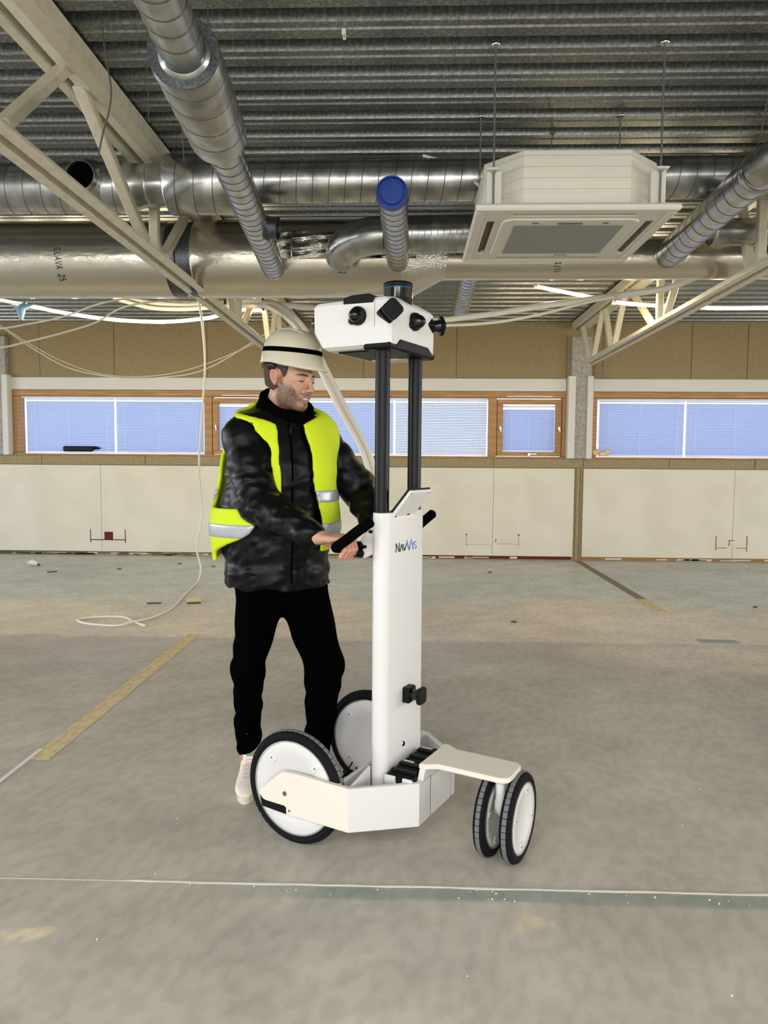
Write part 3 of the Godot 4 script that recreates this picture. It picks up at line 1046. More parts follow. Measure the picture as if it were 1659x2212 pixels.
func ducts() -> void:
	# the big diagonal one, with a silencer
	var t := thing("spiral_duct", "spiral steel duct with a fat silencer, running from the top left into the foil duct", "duct", V(-0.8, 2.7, -2.5))
	var o := t.position
	var D := func(z: float) -> Vector3: return V(-0.556 - 0.081 * -z, 2.7 + 0.008 * (-z - 2.0), z) - o
	pipe(t, D.call(2.0), D.call(-2.55), 0.074, 0.085)
	pipe(t, D.call(-3.06), D.call(-5.3), 0.076, 0.09)
	var mb := MB.new()
	var a: Vector3 = D.call(-2.48)
	var b: Vector3 = D.call(-3.12)
	var L := a.distance_to(b)
	mb.lathe([Vector2(0.074, 0.0), Vector2(0.115, 0.0), Vector2(0.119, 0.006), Vector2(0.119, L - 0.02), Vector2(0.11, L - 0.012), Vector2(0.075, L)], along(a, b - a), 48)
	var s := obj("silencer", mb, M["duct steel"], t)
	obj("lock_seam", helix(D.call(-2.52), D.call(-3.09), 0.119, 0.14), M["duct seam"], s)
	mb = MB.new()
	mb.lathe([Vector2(0.075, -0.004), Vector2(0.118, -0.004), Vector2(0.118, 0.002), Vector2(0.075, 0.002)], along(a, b - a), 48)
	obj("end_plate", mb, M["spangled steel"], s)
	mb = MB.new()
	mb.lathe([Vector2(0.075, -0.016), Vector2(0.083, -0.011), Vector2(0.088, -0.004), Vector2(0.075, -0.003)], along(a, b - a), 48)
	obj("collar", mb, M["duct steel"], s)
	# its little tee
	mb = MB.new()
	var tee: Vector3 = D.call(-4.32)
	mb.lathe([Vector2(0.0, 0.05), Vector2(0.066, 0.05), Vector2(0.063, 0.118), Vector2(0.067, 0.12), Vector2(0.067, 0.132), Vector2(0.06, 0.132), Vector2(0.057, 0.07), Vector2(0, 0.07)], along(tee, V(1, -0.1, 0.05)), 32)
	obj("tee_stub", mb, M["spangled steel"], t)
	mb = MB.new()
	mb.cyl(tee + V(0.062, -0.008, 0), tee + V(0.075, -0.009, 0.001), 0.07, 32)
	obj("saddle", mb, M["duct seam"], t)

	# the long one across the room under the deck
	t = thing("spiral_duct", "long dark spiral duct across the room under the deck, with silencer and open tee", "duct", V(-1.0, 3.0, -4.44))
	o = t.position
	var z := -4.44
	pipe(t, V(-1.0, 3.012, z) - o, V(7.5, 3.055, z) - o, 0.119, 0.095)
	pipe(t, V(-9.0, 2.97, z) - o, V(-1.72, 2.987, z) - o, 0.144, 0.106)
	mb = MB.new()
	mb.tube([V(-1.74, 2.987, z) - o, V(-1.72, 2.987, z) - o, V(-1.60, 2.999, z) - o, V(-1.44, 3.002, z) - o], [0.146, 0.146, 0.119, 0.119], 48)
	obj("reducer", mb, M["duct steel"], t)
	collar(t, V(-1.57, 2.999, z) - o, V(-1.555, 2.999, z) - o, 0.122)
	mb = MB.new()
	var x0 := -1.452
	var x1 := -0.995
	mb.cyl(V(x0, 3.0, z) - o, V(x1, 3.006, z) - o, 0.171, 48, -1.0, 0.012)
	s = obj("silencer", mb, M["duct steel"], t)
	obj("lock_seam", helix(V(x0 + 0.03, 3.0, z) - o, V(x1 - 0.02, 3.006, z) - o, 0.171, 0.11), M["duct seam"], s)
	mb = MB.new()
	mb.lathe([Vector2(0.12, 0.05), Vector2(0.13, 0.1), Vector2(0.095, 0.14), Vector2(0.083, 0.155), Vector2(0.083, 0.205), Vector2(0.079, 0.205), Vector2(0.079, 0.1), Vector2(0.0, 0.1), Vector2(0.0, 0.05)], along(V(-1.90, 2.985, z) - o, V(0.0, 0, 1)), 40)
	s = obj("open_tee", mb, M["duct steel"], t)
	mb = MB.new()
	mb.cyl(V(-1.90, 2.985, z + 0.105) - o, V(-1.90, 2.985, z + 0.18) - o, 0.0785, 32)
	obj("dark_mouth", mb, M["void"], s)

	# foil-wrapped main
	t = thing("insulated_duct", "thick foil-wrapped duct spanning the room below the spiral ducts", "duct", V(-1.0, 2.885, -5.62))
	o = t.position
	z = -5.62
	mb = MB.new()
	mb.cyl(V(-9.0, 2.87, z) - o, V(-1.80, 2.88, z) - o, 0.28, 64)
	obj("foil_wrap", mb, M["foil"], t)
	mb = MB.new()
	mb.lathe([Vector2(0.0, 0.0), Vector2(0.262, 0.0), Vector2(0.262, 0.05), Vector2(0.272, 0.055), Vector2(0.272, 0.085), Vector2(0.258, 0.09), Vector2(0.258, 0.14), Vector2(0.27, 0.145), Vector2(0.27, 0.2), Vector2(0.0, 0.2)], along(V(-1.81, 2.88, z) - o, Vector3.RIGHT), 64)
	obj("bare_joint", mb, M["spangled steel"], t)
	mb = MB.new()
	mb.lathe([Vector2(0.0, 0.0), Vector2(0.255, 0.0), Vector2(0.28, 0.03), Vector2(0.282, 0.1), Vector2(0.28, 1.56), Vector2(0.0, 1.56)], along(V(-1.63, 2.88, z) - o, V(1, 0.004, 0)), 64)
	obj("foil_wrap", mb, M["foil"], t)
	mb = MB.new()
	mb.tube([V(-0.08, 2.886, z) - o, V(0.0, 2.886, z) - o, V(0.22, 2.878, z + 0.02) - o, V(0.26, 2.876, z + 0.02) - o], [0.283, 0.282, 0.16, 0.15], 64)
	obj("foil_reducer", mb, M["crinkled foil"], t)
	mb = MB.new()
	mb.cyl(V(0.24, 2.872, z + 0.02) - o, V(8.0, 2.885, z + 0.02) - o, 0.148, 48)
	obj("foil_wrap", mb, M["foil"], t)
	# crinkled tape where branches enter
	mb = MB.new()
	for q in [[-0.7, 0.16, 0.02], [-0.35, 0.14, 0.03], [-0.1, 0.13, 0.02], [-0.95, 0.08, 0.0]]:
		var rings := []
		for i in 9:
			var an := deg_to_rad(-14.0 + i * 5.2)
			var rr := 0.285 + 0.006 * sin(i * 2.3 + q[0] * 9.0)
			var c := V(q[0], 2.885 + rr * sin(an), z + rr * cos(an)) - o
			rings.append(PackedVector3Array([c - V(q[1], 0, 0), c + V(0, 0.003, 0.008), c + V(q[1], 0, 0), c - V(0, 0.008, 0.012)]))
		mb.loft(rings, true, 1)
	obj("foil_tape", mb, M["crinkled foil"], t)
	# printed words run round the wrap
	print_round(t, "14/24/06  GLAVA 25", -2.575 - o.x, 2.872 - o.y, 0.0, 0.2815, 66.0, 6.4)
	print_round(t, "HUSQ", -0.5 - o.x, 2.886 - o.y, 0.0, 0.2825, -14.0, 6.4)
	print_round(t, "14/24/06", 1.06 - o.x, 2.876 - o.y, 0.02, 0.1495, 24.0, 12.0)

	# round elbow branch into the main
	t = thing("elbow_duct", "steel duct behind the blue cap that bends in a smooth elbow into the foil main", "duct", V(0.0, 2.89, -5.06))
	o = t.position
	pipe(t, V(-0.19, 2.89, -5.06) - o, V(1.5, 2.92, -5.06) - o, 0.122, 0.0)
	for i in 14:
		collar(t, V(-0.17 + i * 0.042, 2.89, -5.06) - o, V(-0.165 + i * 0.042, 2.89, -5.06) - o, 0.1245)
	mb = MB.new()
	var path := []
	for i in 15:
		var q := PI * 0.5 * i / 14.0
		path.append(V(-0.19 - 0.3 * sin(q), 2.89 - 0.07 * (1.0 - cos(q)), -5.06 - 0.24 * (1.0 - cos(q))) - o)
	mb.tube(path, 0.124, 40)
	obj("elbow", mb, M["duct steel"], t)

	# short capped branch
	t = thing("capped_duct", "short spiral duct closed with a bright blue plastic cap", "duct", V(-0.105, 2.79, -4.6))
	o = t.position
	pipe(t, V(-0.108, 2.765, -3.93) - o, V(-0.098, 2.81, -5.42) - o, 0.079, 0.1)
	mb = MB.new()
	mb.lathe([Vector2(0, -0.012), Vector2(0.058, -0.012), Vector2(0.062, -0.004), Vector2(0.072, -0.004), Vector2(0.076, -0.022), Vector2(0.083, -0.022), Vector2(0.084, 0.03), Vector2(0.0, 0.03)].map(func(p): return p), along(V(-0.108, 2.765, -3.93) - o, V(0.007, 0.03, -1)), 48)
	obj("blue_cap", mb, M["blue cap"], t)

	# the branch at right with an elbow
	t = thing("spiral_duct", "bright spiral duct at the right edge, sloping from an elbow into the foil main", "duct", V(1.8, 2.85, -4.6))
	o = t.position
	pipe(t, V(1.70, 2.80, -3.72) - o, V(1.85, 2.87, -5.5) - o, 0.095, 0.14)
	mb = MB.new()
	path = []
	for i in 13:
		var q := PI * 0.5 * i / 12.0
		path.append(V(1.70 + 0.2 * (1.0 - cos(q)), 2.80, -3.72 + 0.2 * sin(q)) - o)
	path.append(V(2.9, 2.79, -3.5) - o)
	mb.tube(path, 0.098, 40)
	obj("elbow", mb, M["duct steel"], t)
	collar(t, V(1.707, 2.803, -3.8) - o, V(1.704, 2.802, -3.77) - o, 0.1)
	collar(t, V(1.848, 2.868, -5.3) - o, V(1.85, 2.869, -5.34) - o, 0.099)

	t = thing("spiral_duct", "short steel duct section above the foil main, left of the right truss post", "duct", V(2.6, 2.93, -5.15))
	o = t.position
	pipe(t, V(2.02, 2.93, -5.15) - o, V(4.6, 2.95, -5.15) - o, 0.088, 0.0)
	collar(t, V(2.3, 2.932, -5.15) - o, V(2.315, 2.932, -5.15) - o, 0.097)
	collar(t, V(2.03, 2.93, -5.15) - o, V(2.04, 2.93, -5.15) - o, 0.09)

	t = thing("spiral_duct", "small spiral duct seen under the foil main, right of the scanner's round sensor", "duct", V(0.465, 2.85, -6.5))
	o = t.position
	pipe(t, V(0.45, 2.85, -5.7) - o, V(0.475, 2.84, -7.35) - o, 0.08, 0.1)

func print_round(t: Node3D, text: String, x: float, y: float, z: float, r: float, deg: float, step: float) -> void:
	var font := SystemFont.new()
	font.font_names = PackedStringArray(["Droid Sans Mono"])
	var st := SurfaceTool.new()
	st.begin(Mesh.PRIMITIVE_TRIANGLES)
	for ch in text:
		if ch != " ":
			var tm := TextMesh.new()
			tm.text = ch
			tm.font = font
			tm.font_size = 16
			tm.pixel_size = 0.0042
			tm.depth = 0.0004
			var an := deg_to_rad(deg)
			var nrm := V(0, sin(an), cos(an))
			var down := V(0, -cos(an), sin(an))      # the line of print runs downward, letters lie on their side
			st.append_from(tm, 0, Transform3D(Basis(down * 0.72, Vector3.RIGHT, nrm), V(x, y, z) + nrm * r))
		deg -= step
	obj("printed_words", st.commit(), M["logo black"], t)

# ------------------------------------------------------------------ ceiling cassette
func cassette() -> void:
	var t := thing("air_conditioner", "white ceiling cassette air conditioner with a square grille, hung on four rods", "air conditioner", V(0.753, 2.51, -3.87))
	t.scale = V(0.975, 1, 0.935)
	var mb := MB.new()
	var I := Transform3D.IDENTITY
	# facia: a frame with four slots round a raised intake grille
	var h := 0.475
	var slot := 0.33
	mb.ab(V(-h, 0, -h), V(h, 0.03, -0.425), 0.008)
	mb.ab(V(-h, 0, 0.425), V(h, 0.03, h), 0.008)
	mb.ab(V(-h, 0, -0.43), V(-0.425, 0.03, 0.43), 0.008)
	mb.ab(V(0.425, 0, -0.43), V(h, 0.03, 0.43), 0.008)
	mb.ab(V(-0.43, 0.006, -0.43), V(-0.24, 0.03, -0.36))
	var fp := MB.new()
	for q in 4:
		var b := Basis(Vector3.UP, q * PI * 0.5)
		fp.box(b * V(0, 0.013, 0.417), Vector3(0.62, 0.02, 0.026), 0.002, b)
		fp.box(b * V(0, 0.013, 0.351), Vector3(0.62, 0.02, 0.032), 0.002, b)
		fp.box(b * V(0.36, 0.013, 0.36), Vector3(0.141, 0.0202, 0.141), 0.002, b)
	mb = MB.new()
	mb.ab(V(-h, 0, -h), V(h, 0.03, -0.425), 0.008)
	mb.ab(V(-h, 0, 0.425), V(h, 0.03, h), 0.008)
	mb.ab(V(-h, 0, -0.43), V(-0.425, 0.03, 0.43), 0.008)
	mb.ab(V(0.425, 0, -0.43), V(h, 0.03, 0.43), 0.008)
	obj("facia_rim", mb, M["ac white"], t)
	obj("facia", fp, M["ac white"], t)
	mb = MB.new()
	mb.prism(rrect(0.67, 0.67, 0.06), I, -0.004, 0.025, 0.006)
	var g := obj("intake_panel", mb, M["ac white"], t)
	mb = MB.new()
	mb.ab(V(-0.27, -0.0065, -0.255), V(0.27, 0.0, 0.255), 0.002)
	obj("grille", mb, M["ac grille"], g)
	mb = MB.new()
	mb.box(V(0.0, -0.006, 0.285), V(0.12, 0.006, 0.014), 0.002)
	for s in [-0.17, 0.17]: mb.box(V(s, -0.006, 0.29), V(0.03, 0.005, 0.01), 0.002)
	for s in 5: mb.box(V(0.03 + s * 0.016, -0.006, -0.29), V(0.008, 0.004, 0.008), 0.001)
	obj("latches", mb, M["vent brown"], g)
	for q in 4:
		mb = MB.new()
		var b := Basis(Vector3.UP, q * PI * 0.5)
		mb.box(b * V(0, 0.026, 0.385), Vector3(0.6, 0.006, 0.05), 0.0, b)
		var v := obj("air_slot", mb, M["vent brown"], t)
		mb = MB.new()
		var tilt := Basis(Vector3.RIGHT, 0.5)
		mb.box(b * V(0, 0.018, 0.385), Vector3(0.57, 0.003, 0.03), 0.001, b * tilt)
		obj("louvre", mb, M["vent brown"], v)
	# octagonal casing with pressed ribs
	var oct := func(s: float, c: float) -> PackedVector2Array:
		return PackedVector2Array([Vector2(s, -s + c), Vector2(s, s - c), Vector2(s - c, s), Vector2(-s + c, s), Vector2(-s, s - c), Vector2(-s, -s + c), Vector2(-s + c, -s), Vector2(s - c, -s)])
	mb = MB.new()
	mb.prism(oct.call(0.42, 0.17), I, 0.045, 0.285, 0.004)
	var body := obj("casing", mb, M["ac white"], t)
	for y in [0.09, 0.14, 0.19, 0.24]:
		mb = MB.new()
		mb.prism(oct.call(0.424, 0.172), I, y, y + 0.022, 0.005)
		obj("pressed_rib", mb, M["ac white"], body)
	mb = MB.new()
	mb.prism(oct.call(0.39, 0.16), I, 0.028, 0.05)
	obj("gasket", mb, M["void"], t)
	for sx in [-1.0, 1.0]:
		for sz in [-1.0, 1.0]:
			mb = MB.new()
			mb.box(V(sx * 0.385, 0.12, 0.375 if sz > 0 else -0.34), V(0.07, 0.16, 0.05), 0.004)
			mb.box(V(sx * 0.395, 0.2, 0.41 if sz > 0 else -0.34), V(0.06, 0.01, 0.05), 0.003)
			obj("bracket", mb, M["ac white"], t)
	for sx in [-1.0, 1.0]:
		for sz in [-1.0, 1.0]:
			var p: Vector3 = t.transform * V(sx * 0.39, 0.2, 0.41 if sz > 0 else -0.34)
			var r := thing("threaded_rod", "%s thin steel rod holding the %s corner of the ceiling cassette" % [["far", "near"][int(sz > 0)], ["left", "right"][int(sx > 0)]], "rod", V(p.x, 2.56, p.z), "rods holding the cassette")
			mb = MB.new()
			mb.cyl(V(0, -0.01, 0), V(0, CEIL - 2.56, 0), 0.005, 8)
			obj("shaft", mb, M["rod steel"], r)
			mb = MB.new()
			mb.cyl(V(0, CEIL - 2.562, 0), V(0, CEIL - 2.574, 0), 0.022, 20, -1.0, 0.003)
			obj("washer", mb, M["chrome"], r)
			mb = MB.new()
			mb.cyl(V(0, 0.135, 0), V(0, 0.16, 0), 0.013, 6)
			obj("nut", mb, M["chrome"], r)
	# other hangers and fixings under the deck
	cable([V(-1.375, CEIL, -3.320), V(-1.353, 3.132, -3.300), V(-1.324, 2.985, -3.280), V(-1.331, 2.887, -3.270), V(-1.353, 2.800, -3.260), V(-1.374, 2.689, -3.250)], 0.004, "rod steel", "dark loose wire dangling from the deck in front of the left truss", "wire", "loose_wire")
	hanger(V(-1.19, CEIL, -3.36), V(-1.18, 2.87, -3.34), 0.003, "thin wire hanging straight between the left truss and the silencer")
	hanger(V(-0.83, CEIL, -3.05), V(-0.79, 2.83, -2.9), 0.014, "short steel strap hooked over the silencer near the top edge")
	hanger(V(-1.275, CEIL, -4.12), V(-1.30, 3.06, -4.25), 0.014, "bent strap hooked over the silencer of the long duct")
	hanger(V(0.81, CEIL, -4.4), V(0.81, 3.2, -4.55), 0.014, "flat strap hanging the long duct behind the cassette")
	hanger(V(1.58, 3.16, -3.37), V(1.645, 2.89, -3.66), 0.007, "steel rod carrying the elbow of the bright duct at right")
	hanger(V(1.90, CEIL, -4.15), V(1.74, 2.90, -3.92), 0.014, "slanting flat bar from deck to bright duct at right")
	t = thing("rod_bracket", "grey channel bracket fixed to the deck near the top right corner", "bracket", V(1.585, 3.19, -3.36))
	mb = MB.new()
	mb.box(V(0, 0.03, 0), V(0.04, 0.09, 0.05), 0.004)
	obj("channel", mb, M["spangled steel"], t)
	mb = MB.new()
	mb.cyl(V(0, -0.04, 0), V(0, 0.0, 0), 0.009, 6)
	obj("nut", mb, M["rod steel"], t)
	t = thing("ceiling_clip", "tiny white clip on the steel deck right of the diagonal duct", "clip", V(-0.31, 3.245, -3.36))
	mb = MB.new()
	mb.box(V(0, 0.012, 0), V(0.018, 0.025, 0.016), 0.002)
	mb.box(V(0.003, -0.012, 0.0), V(0.014, 0.018, 0.012), 0.002)
	obj("clip_body", mb, M["device white"], t)
	mb = MB.new()
	mb.box(V(0.003, -0.012, 0.007), V(0.005, 0.005, 0.003), 0.001)
	obj("screw", mb, M["void"], t)

func hanger(a: Vector3, b: Vector3, w: float, label: String) -> void:
	var t := thing("hanger", label, "hanger", b)
	var mb := MB.new()
	mb.bar(V(0, 0, 0), a - b, w, 0.003, Vector3.RIGHT)
	obj("strap", mb, M["rod steel"], t)
	mb = MB.new()
	mb.cyl(a - b, a - b + V(0, -0.008, 0), w * 1.2, 8)
	obj("fixing", mb, M["rod steel"], t)

# ------------------------------------------------------------------ light hoses and cables
func hose(pts: Array, label: String) -> void:
	var t := thing("light_hose", label, "light", pts[0], "glowing light hoses")
	var path := smooth(pts, 8)
	var core := []
	for p in path: core.append(p - t.position)
	# evenly spaced points, so that the corrugation is regular
	var even := [core[0]]
	var left := 0.012
	for i in core.size() - 1:
		var a: Vector3 = core[i]
		var l := a.distance_to(core[i + 1])
		var s := left
		while s < l:
			even.append(a.lerp(core[i + 1], s / l))
			s += 0.012
		left = s - l
	var rad := []
	for i in even.size(): rad.append(0.0145 if i % 2 == 0 else 0.018)
	var mb := MB.new()
	mb.tube(even, rad, 12)
	obj("glowing_hose", mb, M["led tube"], t)
	mb = MB.new()
	mb.cyl(even[0], even[0] + (even[0] - even[1]).normalized() * 0.03, 0.024, 12)
	obj("end_cap", mb, M["cable white"], t)
	mb = MB.new()
	mb.cyl(even[-1], even[-1] + (even[-1] - even[-2]).normalized() * 0.03, 0.024, 12)
	obj("end_cap", mb, M["cable white"], t)
	var n := maxi(2, int(even.size() * 0.012 / 0.4))
	for i in n:
		var l := OmniLight3D.new()
		l.name = "hose_glow"
		l.position = even[int((i + 0.5) / n * even.size())] + V(0, -0.035, 0.02)
		l.light_color = Color(1.0, 0.92, 0.74)
		l.light_energy = 0.12
		l.light_size = 0.02
		l.omni_range = 14.0
		l.omni_attenuation = 2.0
		l.shadow_enabled = true
		t.add_child(l, true)

func cable(pts: Array, r: float, m: String, label: String, category := "cable", called := "cable", sub := 6) -> Node3D:
	var t := thing(called, label, category, pts[0])
	var path := []
	for p in smooth(pts, sub): path.append(p - t.position)
	var mb := MB.new()
	mb.tube(path, r, 8)
	obj("sheath", mb, M[m], t)
	return t

func cables() -> void:
	hose([V(-4.212, 2.950, -7.000), V(-3.942, 2.880, -7.000), V(-3.628, 2.819, -7.000), V(-3.314, 2.758, -7.000), V(-2.866, 2.697, -7.000), V(-2.374, 2.675, -7.000), V(-1.973, 2.706, -7.000), V(-1.74, 2.755, -7.000)], "long sagging white light hose at left, under the foil duct")
	hose([V(-1.885, 2.905, -7.560), V(-1.70, 2.90, -7.560), V(-1.51, 2.895, -7.560)], "short light hose inside the left truss above the hard hat")
	hose([V(1.169, 3.000, -7.000), V(1.427, 2.949, -7.000), V(1.694, 2.898, -7.000)], "light hose dipping from the foil duct towards the right truss")
	hose([V(1.900, 2.856, -7.000), V(2.114, 2.835, -7.000), V(2.36, 2.822, -7.000)], "light hose passing behind the right truss web")
	hose([V(2.56, 2.811, -7.000), V(2.963, 2.801, -7.000), V(3.6, 2.809, -7.000)], "light hose at the right edge beyond the truss")
	cable([V(-3.9, 2.05, -5.3), V(-3.180, 2.188, -5.500), V(-2.946, 2.263, -5.600), V(-2.665, 2.361, -5.700), V(-2.487, 2.451, -5.800), V(-2.263, 2.598, -5.900), V(-1.72, 2.72, -6.100)], 0.0075, "wire grey", "lower of two pale cables sloping from the left edge up to the truss")
	cable([V(-3.9, 2.26, -5.4), V(-3.176, 2.336, -5.500), V(-2.942, 2.396, -5.600), V(-2.699, 2.475, -5.700), V(-2.372, 2.613, -5.800), V(-1.70, 2.76, -6.000)], 0.0075, "wire grey", "upper of two pale cables sloping from the left edge up to the truss")
	cable([V(-5.62, 3.2, -9.3), V(-5.079, 2.991, -9.000), V(-4.678, 2.726, -9.000), V(-4.219, 2.484, -9.000), V(-3.641, 2.373, -9.000), V(-3.063, 2.374, -9.000), V(-2.486, 2.489, -9.000), V(-1.70, 2.95, -9.000)], 0.007, "wire grey", "lower of two thin wires sagging in front of the fibre board at left")
	cable([V(-5.66, 3.22, -9.3), V(-5.135, 3.020, -9.100), V(-4.787, 2.810, -9.100), V(-4.381, 2.593, -9.100), V(-3.856, 2.423, -9.100), V(-3.213, 2.402, -9.100), V(-2.571, 2.541, -9.100), V(-1.70, 2.9, -9.100)], 0.006, "wire grey", "upper of two thin wires sagging in front of the fibre board at left")
	cable([V(-1.66, 2.72, -6.2), V(-1.72, 2.74, -6.25), V(-1.833, 2.79, -6.300), V(-1.875, 2.75, -6.500), V(-1.959, 2.635, -6.900), V(-2.021, 2.287, -7.200), V(-2.144, 1.808, -7.500), V(-2.235, 1.380, -7.700), V(-2.282, 1.028, -7.900), V(-2.293, 0.768, -8.000), V(-2.373, 0.400, -8.050), V(-2.34, 0.16, -8.080), V(-2.33, 0.03, -7.95), V(-2.31, 0.012, -7.7), V(-2.248, 0.011, -7.207), V(-2.163, 0.011, -6.520), V(-2.186, 0.011, -6.219), V(-2.245, 0.012, -6.027), V(-2.296, 0.02, -5.920), V(-2.388, 0.011, -5.811), V(-2.641, 0.011, -5.862), V(-2.779, 0.011, -5.975), V(-2.772, 0.011, -6.066), V(-2.640, 0.011, -6.131), V(-2.444, 0.011, -6.125), V(-2.3, 0.011, -5.96), V(-2.157, 0.011, -5.826)], 0.0105, "cable white", "white cable dropping from the left truss and curling into a loop on the floor", "cable", "cable", 8)
	var t := cable([V(-3.059, 3.032, -7.600), V(-2.637, 2.954, -7.500), V(-2.273, 2.910, -7.400), V(-1.891, 2.891, -7.200), V(-1.441, 2.861, -7.000), V(-1.246, 2.806, -6.900), V(-1.057, 2.660, -6.800), V(-0.907, 2.455, -6.700), V(-0.756, 2.173, -6.600), V(-0.580, 1.837, -6.500), V(-0.408, 1.530, -6.400), V(-0.331, 1.349, -6.350), V(-0.279, 1.111, -6.300), V(-0.233, 0.660, -6.250), V(-0.208, 0.03, -6.2)], 0.03, "cable white", "thick bundle of white conduits falling from the left truss behind the man to the floor", "conduit", "conduit_bundle")
	# the second pipe of the bundle, tied to the first
	var mb := MB.new()
	var path := []
	for p in smooth([V(-3.0, 3.0, -7.55), V(-2.637, 2.90, -7.45), V(-2.273, 2.865, -7.35), V(-1.891, 2.845, -7.15), V(-1.441, 2.815, -6.95), V(-1.27, 2.76, -6.85), V(-1.09, 2.62, -6.76), V(-0.95, 2.43, -6.66), V(-0.80, 2.15, -6.56), V(-0.625, 1.82, -6.46), V(-0.45, 1.52, -6.36), V(-0.375, 1.34, -6.31), V(-0.325, 1.111, -6.26), V(-0.28, 0.660, -6.21), V(-0.25, 0.03, -6.16)], 6): path.append(p - t.position)
	mb.tube(path, 0.022, 8)
	obj("second_conduit", mb, M["cable white"], t)
	for p in [V(-1.891, 2.87, -7.18), V(-1.40, 2.84, -6.97), V(-1.80, 2.87, -7.14)]:
		mb = MB.new()
		mb.box(p - t.position, V(0.008, 0.13, 0.1), 0.003)
		mb.box(p - t.position + V(0.01, 0.09, 0.03), V(0.006, 0.08, 0.006), 0.001, Basis(Vector3.BACK, 0.3))
		obj("cable_tie", mb, M["tie black"], t)
	cable([V(-1.40, 2.83, -6.9), V(-1.037, 2.808, -6.950), V(-0.737, 2.792, -7.000), V(-0.387, 2.758, -7.000), V(0.050, 2.698, -7.000), V(0.246, 2.690, -7.000), V(0.690, 2.721, -6.900), V(1.098, 2.768, -6.800), V(1.491, 2.804, -6.700), V(1.842, 2.816, -6.500), V(2.1, 2.80, -6.200), V(2.26, 2.845, -6.02), V(2.45, 2.87, -5.95), V(2.7, 2.89, -5.95)], 0.028, "cable white", "thick white conduit strung from the left truss past the scanner head to the right truss", "conduit", "conduit")
	cable([V(-0.9, 2.76, -7.1), V(-0.4, 2.69, -7.05), V(0.051, 2.638, -7.000), V(0.312, 2.642, -7.000), V(0.606, 2.637, -6.900), V(0.891, 2.652, -6.800), V(1.206, 2.699, -6.700), V(1.510, 2.763, -6.600), V(1.75, 2.80, -6.5)], 0.014, "cable white", "thinner white cable hanging under the conduit right of the scanner head", "cable")
	cable([V(0.06, 3.16, -4.44), V(0.1, 3.145, -4.43), V(0.2, 3.11, -4.42), V(0.33, 3.0, -4.36), V(0.40, 2.9, -4.28), V(0.42, 2.78, -4.2)], 0.009, "cable white", "white cable looping from the long duct to the cassette")
	t = thing("blue_tape", "scrap of pale blue tape tied round a cable at the far left", "tape", V(-3.68, 2.79, -6.9))
	mb = MB.new()
	mb.tube([V(0.12, 0.03, 0), V(0.02, 0.0, 0.01), V(-0.01, -0.03, 0.0), V(0.0, -0.12, 0.01)], [0.008, 0.03, 0.04, 0.012], 7)
	mb.tube([V(-0.1, -0.03, 0), V(0.0, 0.0, 0.0), V(0.05, 0.06, 0.0)], [0.006, 0.03, 0.008], 7)
	obj("knot", mb, M["pale blue"], t)
	mb = MB.new()
	mb.tube([V(-0.5, 0.1, 0.0), V(-0.1, 0.035, 0.0), V(0.14, 0.02, 0.0)], 0.005, 6)
	obj("string", mb, M["cable white"], t)

